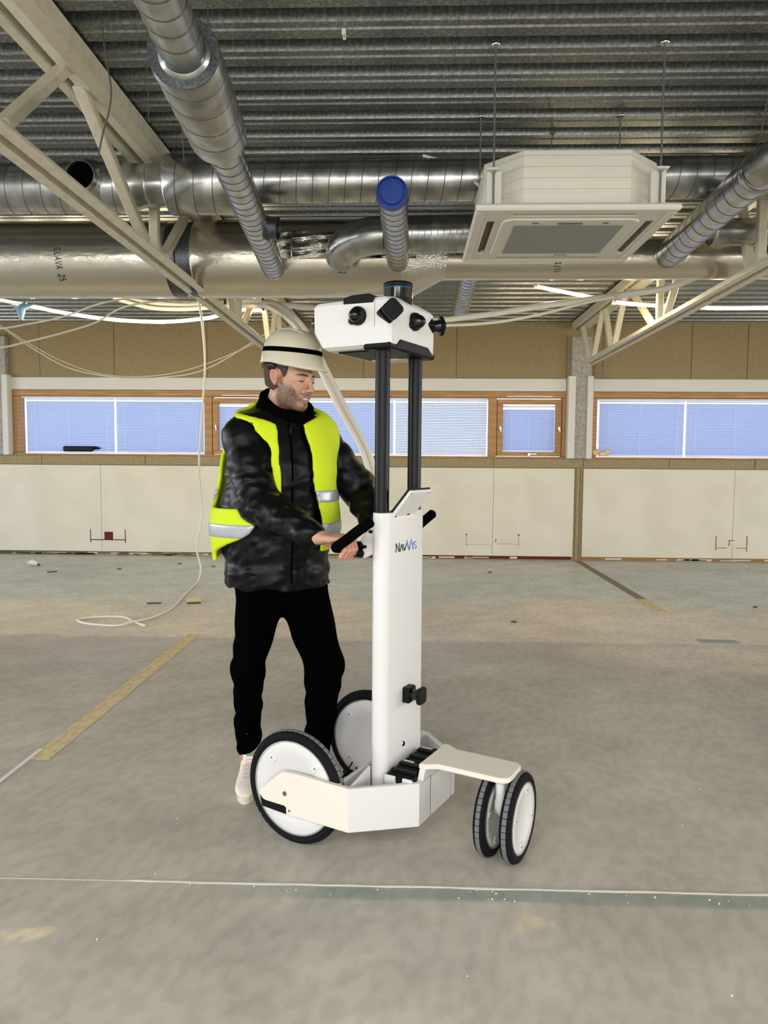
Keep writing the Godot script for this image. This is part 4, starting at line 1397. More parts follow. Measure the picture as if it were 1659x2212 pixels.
# ------------------------------------------------------------------ small things left about
func litter() -> void:
	var t := thing("wood_offcut", "pale rectangular wood offcut lying on the floor behind the man", "offcut", V(-2.07, 0, -6.9))
	t.rotation_degrees.y = 18
	var mb := MB.new()
	mb.ab(V(-0.065, 0.001, -0.11), V(0.065, 0.022, 0.11), 0.003)
	obj("board", mb, M["wood offcut"], t)
	mb = MB.new()
	mb.ab(V(-0.064, 0.002, 0.1101), V(0.064, 0.021, 0.1115), 0.0)
	obj("sawn_end", mb, M["dirt"], t)
	t = thing("crumpled_bottle", "small crumpled white plastic bottle on the floor at the far left", "bottle", V(-4.77, 0, -9.1))
	mb = MB.new()
	mb.tube([V(-0.1, 0.035, -0.02), V(-0.09, 0.036, -0.015), V(-0.02, 0.045, 0.0), V(0.03, 0.03, 0.01), V(0.05, 0.02, 0.02)], [0.01, 0.03, 0.042, 0.03, 0.014], 10)
	obj("body", mb, M["device white"], t)
	mb = MB.new()
	mb.cyl(V(0.05, 0.02, 0.02), V(0.085, 0.018, 0.05), 0.016, 10, 0.012)
	obj("cap", mb, M["dirt"], t)
	t = thing("metal_plate", "flat grey strip of metal lying on the floor at right", "plate", V(2.38, 0, -5.62))
	t.rotation_degrees.y = -2
	mb = MB.new()
	mb.ab(V(-0.145, 0, -0.06), V(0.145, 0.004, 0.06), 0.001)
	obj("strip", mb, M["grey plate"], t)
	mb = MB.new()
	mb.ab(V(-0.145, 0.004, 0.045), V(0.145, 0.008, 0.06), 0.001)
	obj("folded_edge", mb, M["grey plate"], t)
	t = thing("sill_case", "black oblong case lying on the window sill at left", "case", V(-4.63, 1.47, WALL - 0.02))
	mb = MB.new()
	mb.box(V(-0.06, 0.035, 0.0), V(0.42, 0.075, 0.07), 0.015)
	obj("case", mb, M["black plastic"], t)
	mb = MB.new()
	mb.tube([V(0.13, 0.045, 0), V(0.2, 0.05, 0.0), V(0.26, 0.045, 0.0)], [0.03, 0.022, 0.008], 8)
	obj("strap", mb, M["black plastic"], t)
	t = thing("foam_scrap", "crumpled yellowish foam scraps on the sill right of the column", "foam", V(2.62, 1.46, WALL + 0.01))
	var rn := RandomNumberGenerator.new()
	rn.seed = 3
	for i in 5:
		mb = MB.new()
		mb.blob(V(i * 0.045 - 0.08, 0.035 + 0.02 * sin(i * 2.0), rn.randf_range(-0.02, 0.02)), V(0.035, 0.035 + 0.02 * rn.randf(), 0.03), Basis(Vector3.BACK, rn.randf() * 2.0), 6, 7)
		obj("scrap", mb, M["wood offcut"], t)
	rn.seed = 8
	var spots := [V(-2.414, 0, -6.78), V(-4.3, 0, -8.6), V(-4.9, 0, -8.3), V(-3.0, 0, -9.4), V(-2.5, 0, -9.2), V(-3.6, 0, -8.9), V(1.0, 0, -9.0), V(3.3, 0, -7.0), V(-0.1, 0, -7.1), V(0.9, 0, -6.2)]
	for k in spots.size():
		var c: Vector3 = spots[k]
		mb = MB.new()
		mb.box(V(0, 0.006, 0), V(0.1 + 0.08 * rn.randf() if k < 3 else 0.05, 0.012, 0.02 + 0.02 * rn.randf()), 0.004, Basis(Vector3.UP, rn.randf() * 0.8))
		var o := obj("debris_chip", mb, M["dirt"])
		o.position = c
		tag(o, "dark chip of debris on the floor, %s" % ["left of the pale wood offcut", "behind the crumpled bottle", "at the far left edge below the crumpled bottle", "below the red saw cuts by the wall", "right of the hanging cable near the wall", "left of the red saw cuts, towards the bottle", "under the faint grey saw cuts", "right of the brown floor strip", "just right of the man's hip", "right of the trolley column, halfway to the wall"][k], "debris", "dark chips on the far floor")
	var gm := MB.new()
	for i in 90:
		var x := rn.randf_range(-1.6, 1.8)
		var z := rn.randf_range(-5.0, -1.3) if i < 50 else -2.25 + rn.randf_range(-0.03, 0.05)
		var s := rn.randf_range(0.002, 0.0042)
		gm.box(V(x, s * 0.5, z), V(s * 1.6, s, s * 1.2), s * 0.2, Basis(Vector3.UP, rn.randf() * 3.0))
	var o := obj("plaster_crumbs", gm, M["plaster crumb"], null, "stuff")
	tag(o, "white plaster crumbs scattered over the near floor", "crumbs")

# ------------------------------------------------------------------ the scanning trolley (u forward, w to its left side; local x = u, z = w)
func wheel(t: Node3D, c: Vector3, axis: Vector3, r: float, w: float, rd: float, called: String, knobs: int, dirt: bool) -> Node3D:
	var xf := along(c, axis, V(0.3, 1, 0.2))
	var mb := MB.new()
	var h := w * 0.5
	# rim and both dished covers
	mb.lathe([Vector2(0.0, -h * 0.55), Vector2(rd * 0.62, -h * 0.55), Vector2(rd * 0.72, -h * 0.95), Vector2(rd - 0.006, -h * 1.0), Vector2(rd + 0.002, -h * 0.8), Vector2(rd + 0.002, h * 0.8), Vector2(rd - 0.006, h * 1.0), Vector2(rd * 0.72, h * 0.95), Vector2(rd * 0.62, h * 0.55), Vector2(0.0, h * 0.55)], xf, 64)
	var o := obj(called, mb, M["device white"], t)
	mb = MB.new()
	mb.lathe([Vector2(rd, -h * 0.5), Vector2(rd + 0.003, -h * 0.85), Vector2(rd + (r - rd) * 0.5, -h * 1.08), Vector2(r - 0.012, -h * 0.8), Vector2(r - 0.004, -h * 0.45), Vector2(r - 0.0015, 0), Vector2(r - 0.004, h * 0.45), Vector2(r - 0.012, h * 0.8), Vector2(rd + (r - rd) * 0.5, h * 1.08), Vector2(rd + 0.003, h * 0.85), Vector2(rd, h * 0.5)], xf, 96)
	obj("tyre", mb, M["black rubber"], o)
	mb = MB.new()
	var sm := MB.new()
	for i in knobs:
		var q0 := TAU * (i + 0.06) / knobs
		var q1 := TAU * (i + 0.94) / knobs
		for side in [-1, 0, 1]:
			var y0: float = [-h * 0.82, -h * 0.36, h * 0.40][side + 1]
			var y1: float = [-h * 0.40, h * 0.36, h * 0.82][side + 1]
			var ra: float = r - 0.001 if side == 0 else r - 0.0075
			var rb: float = r - 0.001 if side == 0 else r - 0.0035
			if side == 1:
				var k := ra
				ra = rb
				rb = k
			var R := []
			for q in [q0, (q0 + q1) * 0.5, q1]:
				var d := V(cos(q), 0, sin(q))
				R.append(PackedVector3Array([xf * (d * (ra - 0.008) + V(0, y0, 0)), xf * (d * ra + V(0, y0, 0)), xf * (d * (r if side == 0 else rb) + V(0, (y0 + y1) * 0.5 if side == 0 else y1, 0)), xf * (d * rb + V(0, y1, 0)), xf * (d * (rb - 0.008) + V(0, y1, 0))]))
			(mb if side == 0 else sm).loft(R, true, -1)
	obj("tread_blocks", mb, M["tread rubber" if dirt else "black rubber"], o, "stuff")
	obj("shoulder_blocks", sm, M["black rubber"], o, "stuff")
	mb = MB.new()
	for s in [-1.0, 1.0]:
		mb.lathe([Vector2(rd - 0.001, h * 0.9 * s), Vector2(rd + 0.004, h * 0.9 * s), Vector2(rd + 0.004, h * 1.0 * s), Vector2(rd - 0.001, h * 1.02 * s), Vector2(rd - 0.001, h * 0.9 * s)], xf, 64)
	obj("rim_ring", mb, M["aluminium"], o)
	mb = MB.new()
	for i in 4:
		var q := TAU * i / 4.0 + 0.5
		var d := V(cos(q), 0, sin(q))
		for s in [-1.0, 1.0]:
			mb = MB.new()
			mb.box(xf * (d * rd * 0.8 + V(0, h * 0.97 * s, 0)), V(rd * 0.22, 0.005, rd * 0.13), 0.002, xf.basis * Basis(Vector3.UP, -q))
			obj("cover_clip", mb, M["device white"], o)
	mb = MB.new()
	for i in 4:
		var q := TAU * i / 4.0 + 0.5
		var d := V(cos(q), 0, sin(q))
		for s in [-1.0, 1.0]: mb.cyl(xf * (d * rd * 0.8 + V(0, h * 0.9 * s, 0)), xf * (d * rd * 0.8 + V(0, h * 1.16 * s, 0)), 0.0032, 8)
	obj("screws", mb, M["rod steel"], o, "stuff")
	return o

func laser(t: Node3D, at: Vector3, dir: Vector3, roll: float) -> void:
	var y := dir.normalized()
	var xf := along(at, y) * Transform3D(Basis(Vector3.UP, roll), Vector3.ZERO)
	var mb := MB.new()
	mb.prism(rrect(0.058, 0.058, 0.008), xf, -0.005, 0.026, 0.003)
	var o := obj("laser_scanner", mb, M["black plastic"], t)
	mb = MB.new()
	mb.lathe([Vector2(0.0, 0.026), Vector2(0.021, 0.026), Vector2(0.0215, 0.052), Vector2(0.024, 0.056), Vector2(0.0, 0.056)], xf, 32)
	obj("window_drum", mb, M["black gloss"], o)
	mb = MB.new()
	mb.prism(rrect(0.06, 0.06, 0.016, 5), xf, 0.055, 0.07, 0.0025)
	obj("cap_plate", mb, M["black plastic"], o)
	mb = MB.new()
	mb.box(xf * V(0.0, 0.012, 0.0292), V(0.022, 0.012, 0.001), 0.0, xf.basis)
	mb.box(xf * V(0.0292, 0.012, 0.0), V(0.001, 0.012, 0.022), 0.0, xf.basis)
	obj("warning_label", mb, M["vest yellow"], o)

func lens(t: Node3D, at: Vector3, dir: Vector3, r: float) -> void:
	var xf := along(at, dir)
	var mb := MB.new()
	mb.lathe([Vector2(0.0, -0.004), Vector2(r, -0.004), Vector2(r * 1.02, 0.006), Vector2(r * 0.94, 0.016), Vector2(r * 0.8, 0.019), Vector2(0.0, 0.019)], xf, 40)
	mb.cyl(xf * V(-r * 0.72, -0.002, r * 0.45), xf * V(-r * 0.72, 0.012, r * 0.45), r * 0.42, 16, -1.0, 0.003)
	var o := obj("camera_lens", mb, M["black plastic"], t)
	mb = MB.new()
	mb.lathe([Vector2(0.0, 0.018), Vector2(r * 0.78, 0.018), Vector2(r * 0.72, 0.028), Vector2(r * 0.5, 0.038), Vector2(r * 0.25, 0.044), Vector2(0.0, 0.046)], xf, 40)
	obj("glass_dome", mb, M["black gloss"], o)

func trolley() -> void:
	var t := thing("scanning_trolley", "white wheeled scanning trolley with black poles and a camera head, pushed by the man", "trolley", trolley_at)
	t.rotation_degrees.y = -27.5
	var I := Transform3D.IDENTITY
	var side := Transform3D(Basis(Vector3.RIGHT, Vector3.BACK, Vector3.DOWN), Vector3.ZERO)   # poly (u, -y), extruded along w
	# wheels
	wheel(t, V(0, 0.2055, 0.262), V(0, 0, 1), 0.2055, 0.042, 0.166, "rear_wheel", 56, true)
	wheel(t, V(0, 0.2055, -0.262), V(0, 0, 1), 0.2055, 0.042, 0.166, "rear_wheel", 56, false)
	wheel(t, V(0.729, 0.154, -0.022), V(1, 0, -0.01), 0.154, 0.04, 0.116, "front_wheel", 44, true)
	wheel(t, V(0.637, 0.154, -0.022), V(1, 0, -0.01), 0.154, 0.04, 0.116, "front_wheel", 44, true)
	# chassis: walls of the tray, side arms
	var mb := MB.new()
	var ring := PackedVector2Array([Vector2(0.18, 0.305), Vector2(0.25, 0.305), Vector2(0.434, 0.148), Vector2(0.434, -0.148), Vector2(0.25, -0.305), Vector2(0.18, -0.305), Vector2(0.18, -0.285), Vector2(0.243, -0.285), Vector2(0.414, -0.14), Vector2(0.414, 0.14), Vector2(0.243, 0.285), Vector2(0.18, 0.285)])
	mb.prism(ring, I, 0.117, 0.27, 0.003)
	var ch := obj("chassis", mb, M["device white"], t)
	mb = MB.new()
	mb.prism(PackedVector2Array([Vector2(0.182, 0.29), Vector2(0.243, 0.29), Vector2(0.418, 0.142), Vector2(0.418, -0.142), Vector2(0.243, -0.29), Vector2(0.182, -0.29)]), I, 0.122, 0.14)
	obj("tray_floor", mb, M["device white"], ch)
	mb = MB.new()
	mb.ab(V(0.18, 0.13, -0.29), V(0.195, 0.265, 0.29), 0.002)
	obj("tray_back", mb, M["device white"], ch)
	var arm := PackedVector2Array()
	for p in [[0.246, 0.27], [0.03, 0.272], [-0.025, 0.269], [-0.036, 0.265], [-0.126, 0.186], [-0.133, 0.176], [-0.133, 0.165], [-0.118, 0.151], [-0.106, 0.147], [-0.022, 0.146], [-0.015, 0.141], [-0.013, 0.117], [0.246, 0.117]]: arm.append(Vector2(p[0], -p[1]))
	for s in [1.0, -1.0]:
		mb = MB.new()
		var w0 := 0.287 if s > 0 else -0.305
		mb.prism(arm, side, w0, w0 + 0.0183, 0.0015)
		var a := obj("side_arm", mb, M["device cream"], t)
		mb = MB.new()
		mb.cyl(V(-0.019, 0.192, 0.3 * s), V(-0.019, 0.192, 0.3085 * s), 0.0085, 20, -1.0, 0.001)
		mb.cyl(V(0.001, 0.134, 0.3 * s), V(0.001, 0.134, 0.308 * s), 0.004, 12)
		obj("axle_bolt", mb, M["rod steel"], a)
		mb = MB.new()
		mb.cyl(V(0, 0.2055, 0.27 * s), V(0, 0.2055, 0.3 * s), 0.012, 16)
		obj("axle", mb, M["rod steel"], a)
		mb = MB.new()
		var bp := PackedVector2Array()
		for p in [[-0.14, 0.166], [-0.114, 0.142], [-0.03, 0.142], [-0.023, 0.136], [-0.02, 0.112], [-0.034, 0.112], [-0.13, 0.117]]: bp.append(Vector2(p[0], -p[1]))
		mb.prism(bp, side, 0.286 if s > 0 else -0.297, 0.297 if s > 0 else -0.286, 0.002)
		obj("brake_bar", mb, M["black rubber"], t)
	# front of the tray: raised neck that carries the plate
	mb = MB.new()
	mb.ab(V(0.4345, 0.128, -0.108), V(0.4365, 0.262, 0.058), 0.001)
	obj("front_cover", mb, M["device white"], ch)
	mb = MB.new()
	for w in [0.06, -0.11]: mb.ab(V(0.4343, 0.12, w - 0.0012), V(0.4358, 0.267, w + 0.0012))
	obj("cover_joint", mb, M["rod steel"], ch)
	mb = MB.new()
	var neck := PackedVector2Array()
	for p in [[0.125, 0.262], [0.095, 0.318], [-0.1, 0.318], [-0.13, 0.262]]: neck.append(Vector2(p[0], p[1]))
	mb.prism(neck, Transform3D(Basis(Vector3.BACK, Vector3.RIGHT, Vector3.UP), Vector3.ZERO), 0.412, 0.434, 0.002)
	obj("neck", mb, M["device white"], t)
	mb = MB.new()
	var pl := PackedVector2Array([Vector2(0.411, 0.105), Vector2(0.436, 0.105), Vector2(0.455, 0.09), Vector2(0.475, 0.079)])
	for i in 6:
		var q := PI * 0.5 * (1.0 - i / 5.0)
		pl.append(Vector2(0.692 + 0.033 * cos(q), 0.045 + 0.033 * sin(q)))
	for i in 6:
		var q := -PI * 0.5 * i / 5.0
		pl.append(Vector2(0.692 + 0.033 * cos(q), -0.045 + 0.033 * sin(q)))
	pl.append_array(PackedVector2Array([Vector2(0.475, -0.079), Vector2(0.455, -0.09), Vector2(0.436, -0.105), Vector2(0.411, -0.105)]))
	mb.prism(pl, I, 0.302, 0.321, 0.003)
	obj("front_plate", mb, M["device cream"], t)
	mb = MB.new()
	mb.cyl(V(0.683, 0.215, 0.03), V(0.683, 0.304, 0.034), 0.0165, 24)
	obj("caster_stem", mb, M["device white"], t)
	mb = MB.new()
	mb.tube([V(0.683, 0.222, 0.03), V(0.683, 0.2, 0.03), V(0.683, 0.18, 0.015), V(0.683, 0.154, -0.022), V(0.683, 0.145, -0.03)], [0.02, 0.021, 0.02, 0.019, 0.012], 16)
	mb.cyl(V(0.63, 0.154, -0.022), V(0.736, 0.154, -0.022), 0.009, 12)
	obj("caster_fork", mb, M["device white"], t)
	# gussets beside the column, dividers and batteries
	for s in [1.0, -1.0]:
		mb = MB.new()
		var gp := PackedVector2Array()
		for p in [[0.285, 0.262], [0.15, 0.292], [0.15, 0.2], [0.285, 0.2]]: gp.append(Vector2(p[0] * s, p[1]))
		mb.prism(gp, Transform3D(Basis(Vector3.BACK, Vector3.RIGHT, Vector3.UP), Vector3.ZERO), 0.232, 0.242, 0.0015)
		obj("gusset", mb, M["device white"], t)
	mb = MB.new()
	mb.prism(PackedVector2Array([Vector2(0.30, -0.165), Vector2(0.36, -0.175), Vector2(0.405, -0.145), Vector2(0.395, -0.13)]), I, 0.14, 0.262, 0.002)
	obj("divider", mb, M["device white"], ch)
	for w in [0.155, 0.012, -0.13]:
		mb = MB.new()
		mb.ab(V(0.302, 0.14, w - 0.005), V(0.345, 0.278, w + 0.005), 0.002)
		mb.ab(V(0.345, 0.14, w - 0.005), V(0.372, 0.262, w + 0.005))
		mb.ab(V(0.372, 0.14, w - 0.005), V(0.41, 0.278, w + 0.005), 0.002)
		obj("battery_divider", mb, M["device white"], ch)
	for w in [0.12, 0.058, -0.022, -0.085]:
		mb = MB.new()
		mb.box(V(0.357, 0.21, w), V(0.108, 0.14, 0.046), 0.004)
		var b := obj("battery", mb, M["black plastic"], t)
		mb = MB.new()
		mb.box(V(0.357, 0.283, w - 0.006), V(0.1, 0.012, 0.022), 0.004)
		obj("grip", mb, M["black plastic"], b)
	for w in [0.15, 0.017, -0.125]:
		mb = MB.new()
		mb.ab(V(0.349, 0.22, w - 0.014), V(0.369, 0.279, w + 0.012), 0.002)
		obj("release_tab", mb, M["black rubber"], t)
	# column
	mb = MB.new()
	var col := PackedVector2Array()
	for i in 13:
		var q := PI * i / 12.0
		col.append(Vector2(0.266 + 0.032 * cos(q), 0.122 + 0.032 * sin(q)))
	for i in 13:
		var q := PI + PI * i / 12.0
		col.append(Vector2(0.266 + 0.032 * cos(q), -0.122 + 0.032 * sin(q)))
	mb.prism(col, I, 0.135, 1.19, 0.002, 1)
	var c := obj("column", mb, M["device white"], t)
	mb = MB.new()
	mb.cyl(V(0.294, 0.337, 0.011), V(0.301, 0.337, 0.011), 0.0105, 24, -1.0, 0.002)
	var bolt := obj("key_socket", mb, M["chrome"], c)
	mb = MB.new()
	mb.cyl(V(0.2985, 0.337, 0.011), V(0.3015, 0.337, 0.011), 0.006, 16)
	obj("socket_hole", mb, M["void"], bolt)
	mb = MB.new()
	mb.ab(V(0.26, 1.1885, -0.085), V(0.2988, 1.1925, 0.09), 0.001)
	mb.ab(V(0.296, 1.165, -0.06), V(0.2986, 1.19, 0.088))
	obj("tablet_recess", mb, M["device cream"], c)
	# the word on the front
	var word := func(strokes: Array, m: String) -> void:
		var k := MB.new()
		for s in strokes:
			for i in s[0].size() - 1:
				var a: Vector2 = s[0][i]
				var b: Vector2 = s[0][i + 1]
				k.bar(V(0.2983, a.y, a.x), V(0.2983, b.y, b.x), s[1], 0.0012, Vector3.UP if absf(a.x - b.x) > absf(a.y - b.y) else Vector3.BACK)
		obj("lettering", k, M[m], c)
	var ht := 1.048
	var L := func(pts: Array) -> Array: return pts.map(func(p): return Vector2(0.083 - p[0] * 0.0265, ht + p[1] * 0.032))
	var th := 0.0052
	word.call([[L.call([[0.08, 0.0], [0.08, 1.02]]), th], [L.call([[0.08, 0.98], [0.95, 0.04]]), th], [L.call([[0.95, 0.0], [0.95, 1.02]]), th], [L.call([[1.2, 0.0], [1.65, 0.8], [2.1, 0.0]]), th], [L.call([[2.05, 0.8], [2.55, 0.02], [3.05, 0.8]]), th]], "logo black")
	word.call([[L.call([[3.1, 1.15], [3.8, -0.05], [4.5, 1.15]]), th], [L.call([[4.85, 0.0], [4.85, 0.82]]), th], [L.call([[5.95, 0.68], [5.75, 0.8], [5.45, 0.8], [5.25, 0.68], [5.25, 0.52], [5.45, 0.44], [5.75, 0.38], [5.97, 0.28], [5.97, 0.1], [5.75, 0.0], [5.42, 0.0], [5.22, 0.12]]), th * 0.85]], "logo blue")
	laser(t, V(0.298, 0.52, -0.008), V(1, 0, 0), 0.0)
	# poles
	for w in [0.122, -0.122]:
		mb = MB.new()
		mb.cyl(V(0.264, 1.185, w), V(0.264, 1.775, w), 0.0255, 32)
		obj("pole", mb, M["pole black"], t)
	# tablet, seen from behind
	var tb := Basis(V(0.0, 0, -1), V(0.636, 0.772, 0), V(0.772, -0.636, 0))   # x to the right, y up the back, z out of the back
	mb = MB.new()
	mb.box(V(0.33, 1.222, 0.024), V(0.165, 0.118, 0.012), 0.004, tb)
	var tab := obj("tablet", mb, M["device white"], t)
	mb = MB.new()
	mb.box(V(0.33, 1.222, 0.024) - tb.z * 0.009, V(0.168, 0.121, 0.008), 0.003, tb)
	obj("screen", mb, M["black gloss"], tab)
	mb = MB.new()
	mb.cyl(V(0.296, 1.177, 0.088), V(0.296, 1.177, 0.078), 0.005, 12)
	mb.cyl(V(0.298, 1.18, 0.0), V(0.298, 1.18, -0.012), 0.006, 12)
	for sx in [-1.0, 1.0]: mb.cyl(V(0.33, 1.222, 0.024) + tb * V(sx * 0.072, 0.05, 0.0055), V(0.33, 1.222, 0.024) + tb * V(sx * 0.072, 0.05, 0.0068), 0.002, 8)
	obj("hinge", mb, M["black plastic"], tab)
	# handlebars like bull horns
	for s in [1.0, -1.0]:
		mb = MB.new()
		var path := smooth([V(0.262, 1.06, 0.06 * s), V(0.225, 1.06, 0.075 * s), V(0.185, 1.065, 0.105 * s), V(0.155, 1.07, 0.17 * s), V(0.152, 1.07, 0.225 * s), V(0.165, 1.077, 0.256 * s), V(0.20, 1.10, 0.256 * s), V(0.245, 1.135, 0.247 * s), V(0.287, 1.166, 0.2365 * s)], 5)
		var rad := []
		for i in path.size(): rad.append(0.0178)
		path.append(path[-1] + (path[-1] - path[-2]).normalized() * 0.006)
		rad.append(0.013)
		mb.tube(path, rad, 18)
		obj("handlebar", mb, M["black foam"], t)
	for s in [1.0, -1.0]:
		mb = MB.new()
		var bk := PackedVector2Array()
		for p in [[0.245, 1.15], [0.215, 1.135], [0.165, 1.07], [0.168, 1.035], [0.195, 1.025], [0.245, 1.05]]: bk.append(Vector2(p[0], -p[1]))
		mb.prism(bk, side, 0.105 if s > 0 else -0.125, 0.125 if s > 0 else -0.105, 0.004)
		var br := obj("handle_bracket", mb, M["device white"], t)
		for p in [[0.178, 1.072, 0.0125], [0.2, 1.067, 0.006], [0.182, 1.042, 0.014], [0.224, 1.122, 0.006]]:
			mb = MB.new()
			mb.cyl(V(p[0], p[1], 0.12 * s), V(p[0], p[1], 0.137 * s), p[2], 20, -1.0, 0.002)
			obj("knob", mb, M["black plastic"], br)
	# camera head
	mb = MB.new()
	var oct := func(u0: float, u1: float, w: float, y: float, c0: float, c1: float) -> PackedVector3Array:
		return PackedVector3Array([V(u1, y, w - c1), V(u1 - c1, y, w), V(u0 + c0, y, w), V(u0, y, w - c0), V(u0, y, -w + c0), V(u0 + c0, y, -w), V(u1 - c1, y, -w), V(u1, y, -w + c1)])
	mb.loft([oct.call(0.055, 0.312, 0.15, 1.752, 0.01, 0.012), oct.call(0.04, 0.318, 0.168, 1.762, 0.01, 0.01), oct.call(0.008, 0.319, 0.170, 1.815, 0.01, 0.01), oct.call(0.006, 0.317, 0.170, 1.905, 0.01, 0.01), oct.call(0.012, 0.308, 0.163, 1.916, 0.012, 0.014), oct.call(0.06, 0.29, 0.12, 1.930, 0.02, 0.03)], true, -1)
	var head := obj("camera_head", mb, M["device white"], t)
	mb = MB.new()
	mb.ab(V(0.1, 1.742, -0.165), V(0.25, 1.757, -0.08), 0.004)
	obj("lower_cover", mb, M["device white"], head)
	mb = MB.new()
	mb.ab(V(0.08, 1.747, -0.1), V(0.215, 1.757, 0.12), 0.003)
	obj("underside_plate", mb, M["black plastic"], head)
	mb = MB.new()
	mb.ab(V(0.214, 1.744, -0.173), V(0.321, 1.765, 0.173), 0.006)
	var front := PackedVector2Array()
	for p in [[0.165, 1.75], [0.13, 1.757], [0.1, 1.782], [-0.11, 1.782], [-0.165, 1.75]]: front.append(Vector2(p[0], p[1]))
	mb.prism(front, Transform3D(Basis(Vector3.BACK, Vector3.RIGHT, Vector3.UP), Vector3.ZERO), 0.312, 0.3225, 0.002)
	obj("mount_plate", mb, M["black plastic"], head)
	mb = MB.new()
	var hb := PackedVector2Array()
	for p in [[0.133, 1.902], [0.133, 1.924], [0.165, 1.931], [0.235, 1.931], [0.252, 1.924], [0.256, 1.898]]: hb.append(Vector2(p[0], -p[1]))
	mb.prism(hb, side, 0.09, 0.1715, 0.003)
	obj("top_handle", mb, M["black plastic"], head)
	mb = MB.new()
	mb.ab(V(0.2575, 1.82, 0.168), V(0.2592, 1.918, 0.1706))
	obj("cover_joint", mb, M["rod steel"], head)
	lens(head, V(0.195, 1.859, 0.17), V(0, 0, 1), 0.0315)
	lens(head, V(0.318, 1.857, -0.001), V(1, 0, 0), 0.0315)
	lens(head, V(0.006, 1.862, 0.11), V(-1, 0, 0.0), 0.0315)
	lens(head, V(0.195, 1.859, -0.17), V(0, 0, -1), 0.0315)
	laser(head, V(0.297, 1.862, 0.15), V(1, 0.06, 1), PI * 0.25)
	laser(head, V(0.292, 1.867, -0.145), V(1, 0.1, -1), PI * 0.25)
	mb = MB.new()
	mb.cyl(V(0.255, 1.918, 0), V(0.255, 1.94, 0), 0.0525, 48)
	var lid := obj("round_scanner", mb, M["black plastic"], head)
	mb = MB.new()
	mb.cyl(V(0.255, 1.94, 0), V(0.255, 1.974, 0), 0.0515, 48)
	obj("glass_band", mb, M["dark glass"], lid)
	mb = MB.new()
	mb.cyl(V(0.255, 1.974, 0), V(0.255, 1.978, 0), 0.0527, 48)
	obj("blue_ring", mb, M["blue ring"], lid)
	mb = MB.new()
	mb.cyl(V(0.255, 1.978, 0), V(0.255, 1.996, 0), 0.0525, 48, -1.0, 0.003)
	obj("top_cap", mb, M["black plastic"], lid)
	# a cable heap under the column
	mb = MB.new()
	var rn := RandomNumberGenerator.new()
	rn.seed = 2
	for i in 4:
		var pts := []
		for k in 7: pts.append(V(0.12 + rn.randf() * 0.07, 0.17 + rn.randf() * 0.09, 0.02 + rn.randf() * 0.2))
		mb.tube(smooth(pts, 5), 0.0035, 6)
	obj("wiring", mb, M["black rubber"], t)

# ------------------------------------------------------------------ the man
var head_xf := Transform3D()
var grain := noise(0.1, 2, FastNoiseLite.TYPE_SIMPLEX_SMOOTH, 77)
const G := Vector3(0.643, 0, 0.766)      # chest direction
const R := Vector3(-0.766, 0, 0.643)     # his right

func skin_tone(p: Vector3) -> Color:      # p in head space: x left, y up, z forward; linear values
	var base := Color(0.46, 0.262, 0.168)
	var red := Color(0.5, 0.205, 0.14)
	var beard := Color(0.10, 0.058, 0.034)
	var c := base
	var ear := smoothstep(0.066, 0.078, absf(p.x)) * (1.0 - smoothstep(0.035, 0.05, absf(p.y)))
	c = c.lerp(red, 0.6 * ear)
	c = c.lerp(red, 0.55 * (1.0 - smoothstep(0.012, 0.03, Vector2(p.x, p.y + 0.036).length())) * smoothstep(0.085, 0.1, p.z))
	c = c.lerp(red, 0.25 * (1.0 - smoothstep(0.01, 0.035, Vector2(absf(p.x) - 0.042, p.y + 0.028).length())))
	var n := 1.6 * grain.get_noise_3d(p.x * 3000.0, p.y * 1600.0, p.z * 3000.0) + 0.6 * grain.get_noise_3d(p.x * 900.0, p.y * 500.0, p.z * 700.0)
	var k := lerpf(-0.064, -0.028, smoothstep(0.034, 0.07, absf(p.x)))       # the upper edge of the beard
	k = lerpf(k, 0.02, smoothstep(0.062, 0.075, absf(p.x)) * (1.0 - smoothstep(0.02, 0.035, p.z)) * smoothstep(0.0, 0.012, p.z))
	var b := smoothstep(k + 0.010, k - 0.012, p.y) * smoothstep(-0.15, -0.125, p.y) * smoothstep(-0.012, 0.012, p.z)
	b = maxf(b, (1.0 - smoothstep(0.004, 0.0085, absf(p.y + 0.0565))) * (1.0 - smoothstep(0.024, 0.033, absf(p.x))) * smoothstep(0.08, 0.085, p.z))
	b *= 1.0 - 0.55 * (1.0 - smoothstep(0.006, 0.02, Vector2(absf(p.x) - 0.02, p.y + 0.092).length())) * smoothstep(0.06, 0.075, p.z)
	c = c.lerp(beard, clampf(b * (0.84 + 0.26 * n), 0.0, 0.95))
	var lip := (1.0 - smoothstep(0.006, 0.0105, absf(p.y + 0.074 - 0.4 * maxf(absf(p.x) - 0.008, 0.0)))) * (1.0 - smoothstep(0.026, 0.031, absf(p.x))) * smoothstep(0.066, 0.076, p.z)
	c = c.lerp(Color(0.45, 0.19, 0.14), lip * 0.65)
	return c

